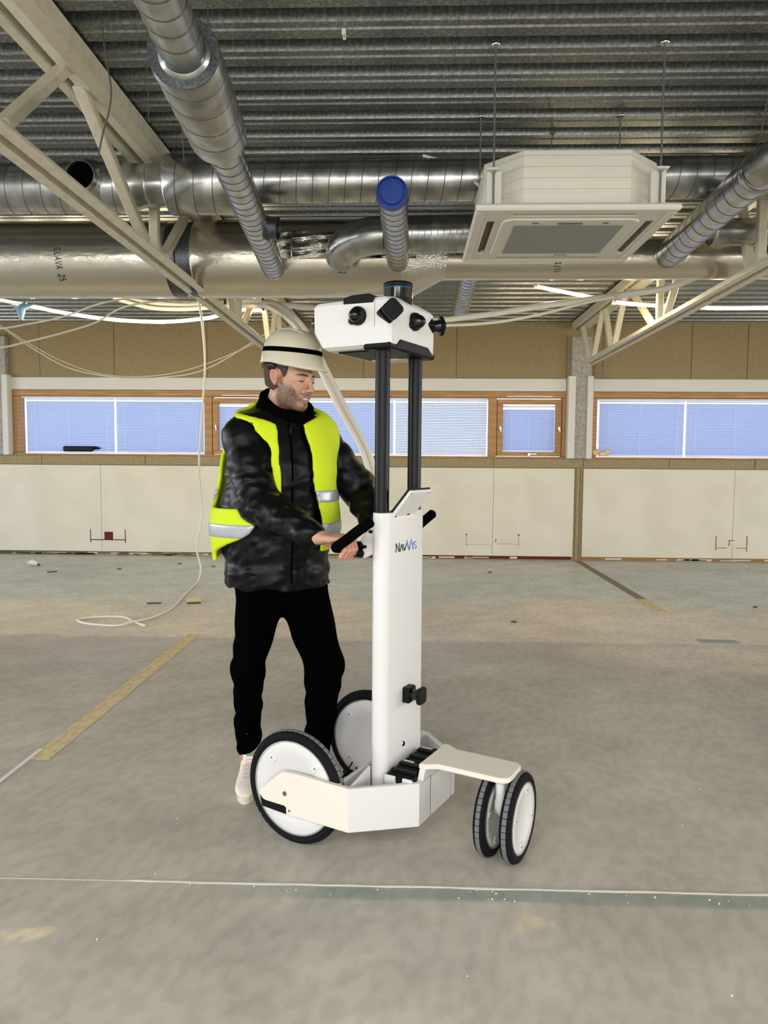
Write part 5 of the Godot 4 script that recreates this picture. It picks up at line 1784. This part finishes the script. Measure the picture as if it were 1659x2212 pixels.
func hand(A: Dictionary, xf: Transform3D, s: float) -> void:   # trolley space; s = +1 right hand at +w
	var lo := V(0.0, 1.0, 0.125 if s > 0 else -0.285)
	var hi := V(0.215, 1.15, 0.285 if s > 0 else -0.125)
	var F := Field.new(lo, hi, 0.003)
	var P := func(u: float, y: float, w: float) -> Vector3: return V(u, y, w * s)
	F.bone(P.call(-0.03, 1.135, 0.235), P.call(0.045, 1.105, 0.222), 0.033, 0.028, 0.02, Vector3.UP, 1.15)
	F.bone(P.call(0.045, 1.105, 0.222), P.call(0.07, 1.101, 0.213), 0.028, 0.025, 0.02)
	# palm: four metacarpals fanned over the bar
	var w0 := [0.170, 0.1925, 0.2145, 0.235]
	var ln := [0.98, 1.05, 1.0, 0.84]
	for i in 4:
		F.bone(P.call(0.065, 1.100, 0.200 + 0.009 * i), P.call(0.124, 1.103 - 0.002 * absf(i - 1.0), w0[i]), 0.0165, 0.0125, 0.012)
	for i in 4:
		var k: float = ln[i]
		var w: float = w0[i]
		var a: Vector3 = P.call(0.124, 1.103 - 0.002 * absf(i - 1.0), w)
		var b: Vector3 = P.call(0.152 + 0.026 * k, 1.098 + 0.004 * k, w + 0.001)
		var c: Vector3 = P.call(0.165 + 0.024 * k, 1.078 - 0.014 * k, w + 0.002)
		var d: Vector3 = P.call(0.158 + 0.012 * k, 1.056 - 0.018 * k, w + 0.002)
		var r := 0.0103 * (1.0 if i < 3 else 0.88)
		F.bone(a, b, 0.0122 if i < 3 else 0.011, r, 0.006)
		F.bone(b, c, r, r * 0.93, 0.004)
		F.bone(c, d, r * 0.93, r * 0.84, 0.004)
	# thumb: from the side of the palm, under the bar
	F.bone(P.call(0.06, 1.092, 0.195), P.call(0.092, 1.068, 0.162), 0.017, 0.013, 0.012)
	F.bone(P.call(0.092, 1.068, 0.162), P.call(0.130, 1.040, 0.155), 0.0125, 0.0112, 0.006)
	F.bone(P.call(0.130, 1.040, 0.155), P.call(0.166, 1.029, 0.163), 0.0112, 0.0088, 0.005)
	var pale := Color(0.52, 0.285, 0.195)
	var rosy := Color(0.55, 0.235, 0.17)
	F.net(A, xf, func(p: Vector3) -> Color: return pale.lerp(rosy, smoothstep(0.10, 0.17, p.x) * 0.75))

func person() -> void:
	var at := V(-0.55, 0, -2.93)
	var t := thing("person", "man in white hard hat, yellow vest and black puffer jacket, smiling while pushing the trolley", "person", at)
	var W := Transform3D(Basis(), -at)                       # world -> person
	var TX := Transform3D(Basis(Vector3.UP, deg_to_rad(-27.5)), trolley_at)
	head_xf = Transform3D(Basis.from_euler(Vector3(deg_to_rad(11.1), deg_to_rad(58.6), 0)) * Basis.from_scale(Vector3.ONE * 0.985), V(-0.468, 1.691, -2.86))
	var r_sh := V(-0.634, 1.455, -2.79)
	var r_el := V(-0.559, 1.205, -2.70)
	var r_wr: Vector3 = TX * V(0.045, 1.105, 0.222)
	var l_sh := V(-0.382, 1.455, -3.05)
	var l_el := V(-0.215, 1.245, -3.09)
	var l_wr: Vector3 = TX * V(0.045, 1.105, -0.222)
	var r_hip := V(-0.590, 0.86, -2.90)
	var l_hip := V(-0.455, 0.86, -3.02)
	var r_kn := V(-0.662, 0.505, -2.955)
	var l_kn := V(-0.342, 0.525, -2.93)
	var r_an := V(-0.673, 0.085, -3.0)
	var l_an := V(-0.376, 0.085, -2.99)
	var neck := V(-0.505, 1.53, -2.92)
	# --- body: one skin; trunk and legs lie hidden under the clothes
	var A := arrays()
	var F := Field.new(V(-0.85, 0.06, -3.3), V(0.1, 1.62, -2.45), 0.016)
	F.bone(V(-0.53, 0.9, -2.95), V(-0.525, 1.36, -2.92), 0.13, 0.14, 0.05, G, 1.25)
	F.bone(V(-0.525, 1.36, -2.92), neck, 0.13, 0.05, 0.05)
	for q in [[r_sh, r_el, r_wr], [l_sh, l_el, l_wr]]:
		F.bone(V(-0.515, 1.42, -2.92), q[0], 0.05, 0.045, 0.03)
		F.bone(q[0], q[1], 0.045, 0.038, 0.02)
		F.bone(q[1], q[2], 0.038, 0.03, 0.02)
	for q in [[r_hip, r_kn, r_an], [l_hip, l_kn, l_an]]:
		F.bone(V(-0.53, 0.92, -2.95), q[0], 0.09, 0.075, 0.04)
		F.bone(q[0], q[1], 0.075, 0.052, 0.02)
		F.bone(q[1], q[2], 0.052, 0.036, 0.02)
	var flat := Color(0.46, 0.262, 0.168)
	F.net(A, W, func(_p: Vector3) -> Color: return flat)
	hand(A, W * TX, 1.0)
	hand(A, W * TX, -1.0)
	# head, in its own space: x to his left, y up, z forward
	F = Field.new(V(-0.105, -0.2, -0.135), V(0.105, 0.15, 0.15), 0.0032)
	F.ball(V(0, 0.035, -0.018), V(0.076, 0.09, 0.096), 0.01)
	F.ball(V(0, -0.03, 0.03), V(0.064, 0.085, 0.064), 0.03)
	F.ball(V(0, -0.075, 0.03), V(0.055, 0.042, 0.055), 0.03)
	F.bone(V(-0.048, -0.07, 0.0), V(-0.018, -0.104, 0.068), 0.018, 0.014, 0.02)
	F.bone(V(0.048, -0.07, 0.0), V(0.018, -0.104, 0.068), 0.018, 0.014, 0.02)
	F.ball(V(0, -0.104, 0.074), V(0.024, 0.018, 0.019), 0.016)
	for s in [-1.0, 1.0]:
		F.ball(V(0.04 * s, -0.036, 0.064), V(0.024, 0.022, 0.022), 0.02)
		F.bone(V(0.012 * s, 0.021, 0.089), V(0.048 * s, 0.024, 0.07), 0.0085, 0.008, 0.014)
		F.ball(V(0.032 * s, 0.002, 0.1), V(0.018, 0.0105, 0.014), 0.008, -1.0)
		F.ball(V(0.032 * s, 0.002, 0.0795), V(0.0155, 0.0125, 0.0125), 0.003)      # lowered lid over the eye
		F.ball(V(0.032 * s, -0.0065, 0.0935), V(0.014, 0.0018, 0.004), 0.002, -1.0)   # the slit below it
		F.bone(V(0.018 * s, -0.014, 0.086), V(0.046 * s, -0.012, 0.075), 0.005, 0.004, 0.006)
	F.bone(V(0, 0.018, 0.09), V(0, -0.03, 0.113), 0.0075, 0.0095, 0.012)
	F.ball(V(0, -0.036, 0.117), V(0.0105, 0.0095, 0.0125), 0.008)
	for s in [-1.0, 1.0]:
		F.ball(V(0.0125 * s, -0.04, 0.104), V(0.0075, 0.0075, 0.010), 0.006)
		F.ball(V(0.006 * s, -0.047, 0.112), V(0.0038, 0.003, 0.0055), 0.002, -1.0)
	# smiling mouth
	F.ball(V(0, -0.066, 0.082), V(0.03, 0.02, 0.018), 0.015)
	for s in [-1.0, 1.0]:
		F.bone(V(0, -0.0635, 0.0985), V(0.029 * s, -0.058, 0.080), 0.0046, 0.0026, 0.005)
		F.bone(V(0, -0.0865, 0.0955), V(0.027 * s, -0.066, 0.080), 0.0062, 0.003, 0.005)
		F.bone(V(0, -0.0745, 0.101), V(0.026 * s, -0.064, 0.087), 0.0062, 0.0030, 0.002, Vector3.ZERO, 1.0, 0.0, 0.1, 0.0, -1.0)
		F.bone(V(0.026 * s, -0.046, 0.092), V(0.036 * s, -0.07, 0.078), 0.0024, 0.002, 0.006, Vector3.ZERO, 1.0, 0.0, 0.1, 0.0, -1.0)
		# ear
		var e := Basis(Vector3.FORWARD, 0.16 * s) * Basis(Vector3.RIGHT, -0.18)
		F.ball(V(0.080 * s, -0.004, -0.012), V(0.0065, 0.031, 0.0195), 0.004, 1.0, e * Basis(Vector3.UP, -0.35 * s))
		F.ball(V(0.0865 * s, -0.002, -0.010), V(0.0075, 0.019, 0.0105), 0.003, -1.0, e)
		F.bone(V(0.083 * s, -0.012, 0.001), V(0.084 * s, 0.0, 0.003), 0.004, 0.0035, 0.003)
		F.ball(V(0.079 * s, -0.031, -0.004), V(0.006, 0.009, 0.009), 0.004)
	F.bone(V(0, -0.075, -0.025), V(0.0, -0.19, -0.05), 0.055, 0.056, 0.03)
	F.net(A, W * head_xf, skin_tone)
	obj("body", baked(A), M["skin"], t)
	face_parts(t, W * head_xf)
	# --- jacket
	var torso := func(K: Field, e: float, q: float) -> void:
		K.bone(V(-0.533, 0.90, -2.935), V(-0.533, 1.14, -2.93), 0.214 + e, 0.22 + e, 0.05, G, 1.15, q, 0.095, 0.2)
		K.bone(V(-0.533, 1.14, -2.93), V(-0.522, 1.36, -2.92), 0.22 + e, 0.207 + e, 0.05, G, 1.18, q, 0.095, 0.7)
		K.bone(V(-0.522, 1.36, -2.92), V(-0.512, 1.45, -2.92), 0.195 + e, 0.135 + e, 0.05, G, 1.15)
		K.bone(r_sh + V(0.02, 0.005, -0.02), l_sh + V(-0.02, 0.005, 0.02), 0.085 + e, 0.085 + e, 0.06)
		K.bone(V(-0.512, 1.45, -2.92), V(-0.505, 1.56, -2.915), 0.12 + e, 0.078 + e, 0.05)
	F = Field.new(V(-0.86, 0.8, -3.28), V(0.0, 1.66, -2.5), 0.0092)
	torso.call(F, 0.0, 0.008)
	for q in [[r_sh, r_el, r_wr], [l_sh, l_el, l_wr]]:
		var wr: Vector3 = q[2]
		var el: Vector3 = q[1]
		F.bone(q[0], el, 0.085, 0.077, 0.02, Vector3.ZERO, 1.0, 0.007, 0.1, 0.35)
		F.bone(el, el.lerp(wr, 0.92), 0.077, 0.052, 0.02, Vector3.ZERO, 1.0, 0.005, 0.09, 0.4)
	F.alter(func(p: Vector3, d: float) -> float:
		var n1 := grain.get_noise_3d(p.x * 75.0 + 40.0, p.y * 150.0, p.z * 75.0)
		var n2 := grain.get_noise_3d(p.x * 180.0, p.y * 240.0 - p.x * 90.0, p.z * 180.0 + 7.0)
		var fold := 0.017 * (0.2 - absf(n1)) + 0.007 * (0.18 - absf(n2))
		fold *= 1.0 - 0.7 * smoothstep(1.3, 1.42, p.y)
		var hem := 0.868 + 0.008 * sin(p.x * 40.0 + p.z * 28.0)
		return maxf(d + fold, maxf(hem - p.y, (p.y - 1.585) - 0.25 * (V(-0.505, 0, -2.915) - p).dot(G))))
	A = arrays()
	F.net(A, W)
	relax(A, 2)
	var jk := obj("jacket", baked(A), M["jacket nylon"], t)
	# knitted cuffs, collar, zip
	for q in [[r_el, r_wr], [l_el, l_wr]]:
		var mb := MB.new()
		var path := []
		var rad := []
		for i in 8:
			path.append(W * q[0].lerp(q[1], 0.88 + i * 0.0155))
			rad.append(0.043 - 0.0012 * i + 0.0022 * (i % 2))
		mb.tube(path, rad, 20)
		obj("cuff", mb, M["fleece"], jk)
	F = Field.new(V(-0.66, 1.40, -3.08), V(-0.34, 1.72, -2.74), 0.008)
	F.bone(V(-0.512, 1.46, -2.925), V(-0.478, 1.68, -2.895), 0.132, 0.098, 0.02)
	var inner := V(-0.495, 0, -2.905)
	F.alter(func(p: Vector3, d: float) -> float:
		var f := (p - inner).dot(G)
		var top := 1.612 - 0.60 * f
		var hole := 0.072 + 0.02 * (p.y - 1.5) - Vector2(p.x - inner.x - 0.02, p.z - inner.z - 0.015).length()
		return maxf(maxf(d + 0.0018 * sin(p.y * 160.0 + p.x * 60.0), p.y - top), maxf(hole, 1.47 - p.y)))
	A = arrays()
	F.net(A, W)
	relax(A, 3)
	obj("collar", baked(A), M["fleece"], jk)
	# --- trousers
	F = Field.new(V(-0.82, 0.1, -3.25), V(-0.2, 1.0, -2.7), 0.011)
	F.bone(r_hip + V(0.01, 0.03, -0.01), l_hip + V(-0.01, 0.03, 0.01), 0.122, 0.122, 0.04)
	F.bone(V(-0.53, 0.9, -2.95), V(-0.53, 0.97, -2.94), 0.15, 0.15, 0.04, G, 1.2)
	var folds := 0.004
	F.bone(r_hip, r_kn, 0.1, 0.066, 0.03)
	F.bone(r_kn, r_an + V(0, 0.075, 0.0), 0.066, 0.05, 0.02, Vector3.ZERO, 1.0, folds, 0.07, 0.2)
	F.bone(l_hip, l_kn, 0.108, 0.078, 0.03)
	F.bone(l_kn, l_an + V(0, 0.075, 0.0), 0.078, 0.053, 0.02, Vector3.ZERO, 1.0, folds, 0.075, 0.5)
	F.alter(func(p: Vector3, d: float) -> float:
		var fold := 0.0035 * sin(p.y * 48.0 + 5.0 * sin(p.x * 17.0) + p.z * 22.0) * (1.0 - smoothstep(0.55, 0.85, p.y)) + 0.002 * sin(p.y * 21.0 + p.x * 70.0)
		return maxf(d + fold, 0.122 - p.y))
	A = arrays()
	F.net(A, W)
	obj("trousers", baked(A), M["trouser cloth"], t)
	# --- shoes
	shoe(t, W * V(-0.655, 0, -2.965), V(0.06, 0, 1))
	shoe(t, W * V(-0.372, 0, -2.945), V(0.35, 0, 1))
	# --- vest: a shell round the jacket, open in front, with armholes
	F = Field.new(V(-0.84, 0.96, -3.26), V(-0.22, 1.62, -2.60), 0.0075)
	torso.call(F, 0.013, 0.0)
	var mid := V(-0.528, 0, -2.927)
	var vest := func(p: Vector3, d: float, off: float, th: float) -> float:
		var h := p - mid
		var f := h.dot(G)
		var s := h.dot(R)
		var an := rad_to_deg(atan2(s, f))
		var y := p.y
		var ln := lerpf(-19.0, -9.0, smoothstep(1.08, 1.35, y))
		ln = lerpf(ln, -3.0, smoothstep(1.38, 1.48, y))
		ln = lerpf(ln, -75.0, smoothstep(1.50, 1.585, y))
		var rn := lerpf(57.0, 26.0, smoothstep(1.07, 1.25, y))
		rn = lerpf(105.0, rn, smoothstep(0.99, 1.10, y))
		rn = lerpf(rn, 28.0, smoothstep(1.28, 1.38, y))
		rn = lerpf(rn, 30.0, smoothstep(1.40, 1.48, y))
		rn = lerpf(rn, 105.0, smoothstep(1.495, 1.59, y))
		var rr := Vector2(s, f).length()
		var open := minf(an - ln, rn - an) * 0.0174 * rr          # > 0 inside the opening
		if f < -0.06: open = -1.0
		var loose := 0.012 * smoothstep(0.0, -0.12, f) * smoothstep(1.45, 1.2, y) + 0.006 * sin(an * 0.11 + y * 9.0) * smoothstep(1.5, 1.3, y)
		var shell := maxf(d - off - th - loose, -(d - off - loose))
		# armholes round each shoulder
		var wide := lerpf(10.0, 24.0, smoothstep(1.40, 1.50, y))
		var e1 := minf((an - rn - wide) * 0.0174 * rr, (122.0 - an) * 0.0174 * rr)
		var e2 := minf((y - 1.19) * 0.8, 1.54 - y)
		var a1 := 0.06 - Vector2(maxf(0.06 - e1, 0.0), maxf(0.06 - e2, 0.0)).length() if s > 0.0 else -1.0
		var a2 := armhole(p, l_sh - R * 0.01, 1.4, 0.185)
		var neckhole := 0.112 - Vector2(p.x + 0.505 - 0.032 * G.x, p.z + 2.915 - 0.032 * G.z).length() - 0.1
		var hem := 1.03 - 0.05 * smoothstep(0.05, -0.1, f) + 0.02 * sin(an * 0.05) - y
		return maxf(maxf(maxf(shell, open), maxf(a1, a2)), maxf(maxf(hem, neckhole), y - 1.60))
	var base := F.f.duplicate()
	F.alter(func(p: Vector3, d: float) -> float: return vest.call(p, d, 0.0, 0.017))
	A = arrays()
	F.net(A, W)
	relax(A, 8)
	var ve := obj("vest", baked(A), M["vest yellow"], t)
	for band in [[1.2, 1.258], [1.072, 1.128]]:
		F.f = base.duplicate()
		F.alter(func(p: Vector3, d: float) -> float:
			return maxf(vest.call(p, d, 0.004, 0.017), maxf(band[0] - p.y, p.y - band[1])))
		A = arrays()
		F.net(A, W)
		relax(A, 3)
		obj("reflective_strip", baked(A), M["reflective grey"], ve)
	# zip down the jacket front
	var zp := []
	F = Field.new(V(-0.62, 0.86, -2.93), V(-0.30, 1.56, -2.62), 0.02)
	torso.call(F, 0.0, 0.0)
	for i in 16:
		var y := 0.90 + i * 0.042
		var dir := (G * cos(deg_to_rad(14.0)) + R * sin(deg_to_rad(14.0)))
		var lo := 0.0
		var hi := 0.32
		for k in 14:
			var m := (lo + hi) * 0.5
			if F.at(V(mid.x, y, mid.z) + dir * m) < 0.0: lo = m
			else: hi = m
		zp.append(W * (V(mid.x, y, mid.z) + dir * (lo + 0.001)))
	var mb := MB.new()
	mb.tube(smooth(zp, 4), 0.004, 6)
	var zi := obj("zip", mb, M["fleece"], jk)
	mb = MB.new()
	mb.box(zp[14] + G * 0.008 + V(0, -0.01, 0), V(0.012, 0.034, 0.006), 0.002, Basis(Vector3.UP, deg_to_rad(45)))
	obj("zip_pull", mb, M["black rubber"], zi)
	hard_hat(t, W)

func armhole(p: Vector3, c: Vector3, fore: float, inner: float) -> float:      # > 0 inside an upright oval tube along the shoulder axis
	var h := p - c
	var f := h.dot(G)
	var v := Vector2(f * (fore if f > 0.0 else 1.15), (h.y + 0.04) * 0.78).length()
	var edge := lerpf(0.155, lerpf(0.165, inner, smoothstep(-0.06, 0.0, f)), smoothstep(1.34, 1.47, p.y))
	if f < 0.0: edge = lerpf(0.105, edge, smoothstep(-0.06, 0.05, h.y))
	var out := absf((p - V(-0.528, 0, -2.927)).dot(R)) - edge
	return minf(0.116 - v, out)

func face_parts(t: Node3D, X: Transform3D) -> void:
	var mb := MB.new()
	for s in [-1.0, 1.0]:
		mb = MB.new()
		var b := []
		var r := []
		for i in 7:
			var k := i / 6.0
			b.append(X * V((0.0125 + 0.040 * k) * s, 0.0165 + 0.004 * sin(k * 2.4) - 0.004 * k * k, 0.0985 - 0.022 * k * k))
			r.append(0.0034 * sin(0.7 + k * 2.2) + 0.0004)
		mb.tube(b, r, 8)
		obj("eyebrow", mb, M["brow brown"], t)
		mb = MB.new()
		mb.blob(X * V(0.032 * s, -0.002, 0.0765), V(0.0118, 0.0105, 0.0118))
		obj("eye", mb, M["eye white"], t)
		mb = MB.new()
		b = []
		r = []
		for i in 7:
			var k := i / 6.0
			var a := -1.0 + 2.0 * k
			b.append(X * V((0.032 + 0.0135 * a) * s, -0.0065 - 0.0012 * (1.0 - a * a), 0.0795 + 0.0118 * sqrt(maxf(0.0, 1.0 - a * a * 0.8))))
			r.append(0.0019)
		mb.tube(b, r, 6)
		obj("eyelashes", mb, M["lash"], t)
	mb = MB.new()
	var b := []
	var r := []
	for i in 9:
		var a := -1.0 + i / 4.0
		b.append(X * V(0.0245 * a, -0.0728 + 0.007 * a * a, 0.0955 - 0.0125 * a * a))
		r.append(0.0044 * (1.0 - 0.5 * a * a))
	mb.tube(b, r, 8)
	obj("teeth", mb, M["teeth"], t)
	# hair below the hat: a shell over the back and sides of the skull
	var F := Field.new(V(-0.1, -0.1, -0.14), V(0.1, 0.1, 0.1), 0.0045)
	F.ball(V(0, 0.035, -0.018), V(0.084, 0.098, 0.104), 0.01)
	F.bone(V(0, -0.02, -0.03), V(0, -0.08, -0.045), 0.072, 0.061, 0.03)
	F.alter(func(p: Vector3, d: float) -> float:
		var front := 0.038 + 0.0 * p.y
		if p.y < 0.012: front = lerpf(0.006, 0.038, smoothstep(-0.03, 0.012, p.y))
		var ear := 0.027 - Vector2((p.y + 0.005) * 0.8, p.z + 0.008).length()
		return maxf(maxf(d + 0.0008 * sin(p.y * 120.0 + p.z * 300.0), p.z - front), maxf(maxf(-0.052 - 0.25 * (p.z + 0.06) - p.y, p.y - 0.07), ear)))
	var A := arrays()
	F.net(A, X)
	relax(A, 2)
	obj("hair", baked(A), M["hair brown"], t)

func shoe(t: Node3D, at: Vector3, dir: Vector3) -> void:
	var z := dir.normalized()
	var x := Vector3.UP.cross(z)
	var X := Transform3D(Basis(x, Vector3.UP, z), at)
	var ring := func(zz: float, w: float, y0: float, y1: float, sq: float) -> PackedVector3Array:
		var p := PackedVector3Array()
		for i in 20:
			var q := TAU * i / 20.0
			var cx := signf(cos(q)) * pow(absf(cos(q)), sq)
			var cy := signf(sin(q)) * pow(absf(sin(q)), sq)
			p.append(X * V(cx * w, (y0 + y1) * 0.5 + cy * (y1 - y0) * 0.5, zz))
		return p
	var mb := MB.new()
	mb.loft([ring.call(-0.115, 0.018, 0.025, 0.10, 0.8), ring.call(-0.11, 0.036, 0.02, 0.135, 0.75), ring.call(-0.07, 0.044, 0.02, 0.142, 0.7), ring.call(-0.02, 0.045, 0.02, 0.14, 0.75), ring.call(0.03, 0.046, 0.02, 0.1, 0.8), ring.call(0.08, 0.049, 0.02, 0.075, 0.8), ring.call(0.12, 0.046, 0.02, 0.062, 0.8), ring.call(0.15, 0.034, 0.022, 0.052, 0.8), ring.call(0.163, 0.018, 0.025, 0.042, 0.9)], true, 1)
	var o := obj("shoe", mb, M["shoe leather"], t)
	var sole := PackedVector2Array()
	for i in 28:
		var q := TAU * i / 28.0
		var zz := 0.026 + sin(q) * 0.146
		sole.append(Vector2(cos(q) * (0.046 + 0.006 * sin(q)) * (1.0 if absf(sin(q)) < 0.9 else 0.95), zz))
	mb = MB.new()
	mb.prism(sole, X, 0.0, 0.03, 0.004, 2)
	obj("sole", mb, M["shoe sole"], o)
	mb = MB.new()
	mb.box(X * V(0, 0.125, 0.004), V(0.064, 0.09, 0.014), 0.006, X.basis * Basis(Vector3.RIGHT, -0.35))
	var tg := obj("tongue", mb, M["shoe leather"], o)
	mb = MB.new()
	mb.box(X * V(0, 0.146, 0.006), V(0.034, 0.024, 0.004), 0.001, X.basis * Basis(Vector3.RIGHT, -0.35))
	obj("tongue_tag", mb, M["tag green"], tg)
	mb = MB.new()
	for i in 6:
		var zz := 0.012 + i * 0.017
		var yy := 0.122 - i * 0.0095
		mb.tube([X * V(-0.03, yy - 0.017, zz), X * V(-0.012, yy, zz + 0.004), X * V(0.012, yy, zz + 0.004), X * V(0.03, yy - 0.017, zz)], 0.0024, 6)
	obj("laces", mb, M["lace"], o)

func hard_hat(t: Node3D, W: Transform3D) -> void:
	var X := W * Transform3D(Basis.from_euler(Vector3(deg_to_rad(6.0), deg_to_rad(58.6), 0)), head_xf.origin) * Transform3D(Basis(), V(0, 0.043, -0.004))
	# shell: rings from the rim upward; the rim reaches out into a peak at the front
	var prof := [[0.0, 1.035], [0.030, 1.025], [0.034, 0.998], [0.050, 0.985], [0.071, 0.935], [0.088, 0.855], [0.104, 0.735], [0.115, 0.58], [0.122, 0.38], [0.1255, 0.15], [0.126, 0.02]]
	var rings := []
	var rim := func(q: float, k: float, y: float, peak: float) -> Vector3:
		var sz := sin(q)
		var rx := 0.105
		var rz := 0.128 if sz > 0.0 else 0.114
		var p := V(cos(q) * rx * k, y, sz * rz * k)
		p.z += peak * smoothstep(0.25, 1.0, sz)
		return p
	var lift := func(q: float) -> float:       # the edge rises over the ears and drops at the nape
		var a := absf(wrapf(q + PI * 0.5, -PI, PI))          # 0 at the nape
		return -0.012 * (1.0 - smoothstep(0.3, 0.9, a)) + 0.008 * smoothstep(0.5, 1.1, a) * (1.0 - smoothstep(1.5, 2.0, a)) - 0.006 * smoothstep(1.7, 2.6, a)
	var n := 48
	var lip := PackedVector3Array()
	var lip2 := PackedVector3Array()
	for i in n:
		var q := TAU * i / n
		lip.append(X * (rim.call(q, 1.06, -0.006 + lift.call(q), 0.024) + V(0, -0.004 * smoothstep(0.4, 1.0, sin(q)), 0)))
		lip2.append(X * (rim.call(q, 1.065, 0.0 + lift.call(q), 0.024) + V(0, -0.002 * smoothstep(0.4, 1.0, sin(q)), 0)))
	var inside := PackedVector3Array()
	for i in n: inside.append(X * rim.call(TAU * i / n, 0.9, 0.012, 0.0))
	rings.append(inside)
	rings.append(lip)
	rings.append(lip2)
	for p in prof:
		var ring := PackedVector3Array()
		for i in n:
			var q := TAU * i / n
			var y: float = p[0] + 0.012
			var k: float = p[1]
			if p[0] == 0.0: y += lift.call(q) * 0.6
			ring.append(X * rim.call(q, k, y, 0.006 if p[0] == 0.0 else 0.0))
		rings.append(ring)
	var mb := MB.new()
	mb.loft(rings, true, 1)
	var o := obj("hard_hat", mb, M["hat shell"], t)
	# centre ridge, saw-edged
	var dome := func(x: float, z: float) -> float:
		var k := minf(0.995, Vector2(x / 0.105, z / (0.128 if z > 0.0 else 0.114)).length())
		return 0.012 + 0.126 * pow(1.0 - pow(k, 2.7), 1.0 / 2.7)
	mb = MB.new()
	var rr := []
	for i in 41:
		var z := -0.098 + i * 0.0049
		var h := (0.0058 if i % 2 == 0 else 0.0028) * smoothstep(0, 6, i) * smoothstep(40, 32, i) + 0.0004
		var e: float = dome.call(0.037, z)
		var c: float = dome.call(0.0, z)
		rr.append(PackedVector3Array([X * V(-0.043, e - 0.008, z), X * V(-0.037, e + h, z), X * V(0.0, c + 0.0015 * smoothstep(0, 6, i) * smoothstep(40, 34, i), z), X * V(0.037, e + h, z), X * V(0.043, e - 0.008, z)]))
	mb.loft(rr, true, 1)
	obj("crest", mb, M["hat shell"], o)
	# black elastic band, dipping from the back
	mb = MB.new()
	rr = []
	for i in n:
		var q := TAU * i / n
		var y := 0.045 + 0.010 * smoothstep(-0.6, -1.0, sin(q))
		rr.append(PackedVector3Array([X * rim.call(q, 0.985, y, 0.0), X * rim.call(q, 1.015, y, 0.0), X * rim.call(q, 0.985, y + 0.018, 0.0), X * rim.call(q, 0.93, y + 0.018, 0.0)]))
	mb.loft(rr, false, 1, true)
	obj("black_band", mb, M["fleece"], o)
	mb = MB.new()
	for q in [PI + 0.55, PI - 0.25, 0.25, -0.55]:
		var c: Vector3 = X * rim.call(q, 0.998, 0.026, 0.0)
		mb.cyl(c, X * rim.call(q, 1.01, 0.026, 0.0), 0.0026, 8)
	obj("vent_hole", mb, M["void"], o)
	mb = MB.new()
	rr = []
	for i in 25:
		var q := PI + 0.0 + PI * i / 24.0
		rr.append(PackedVector3Array([X * rim.call(q, 0.83, -0.022, 0.0), X * rim.call(q, 0.85, -0.022, 0.0), X * rim.call(q, 0.89, 0.012, 0.0), X * rim.call(q, 0.87, 0.012, 0.0)]))
	mb.loft(rr, true, 1)
	obj("headband", mb, M["black plastic"], o)
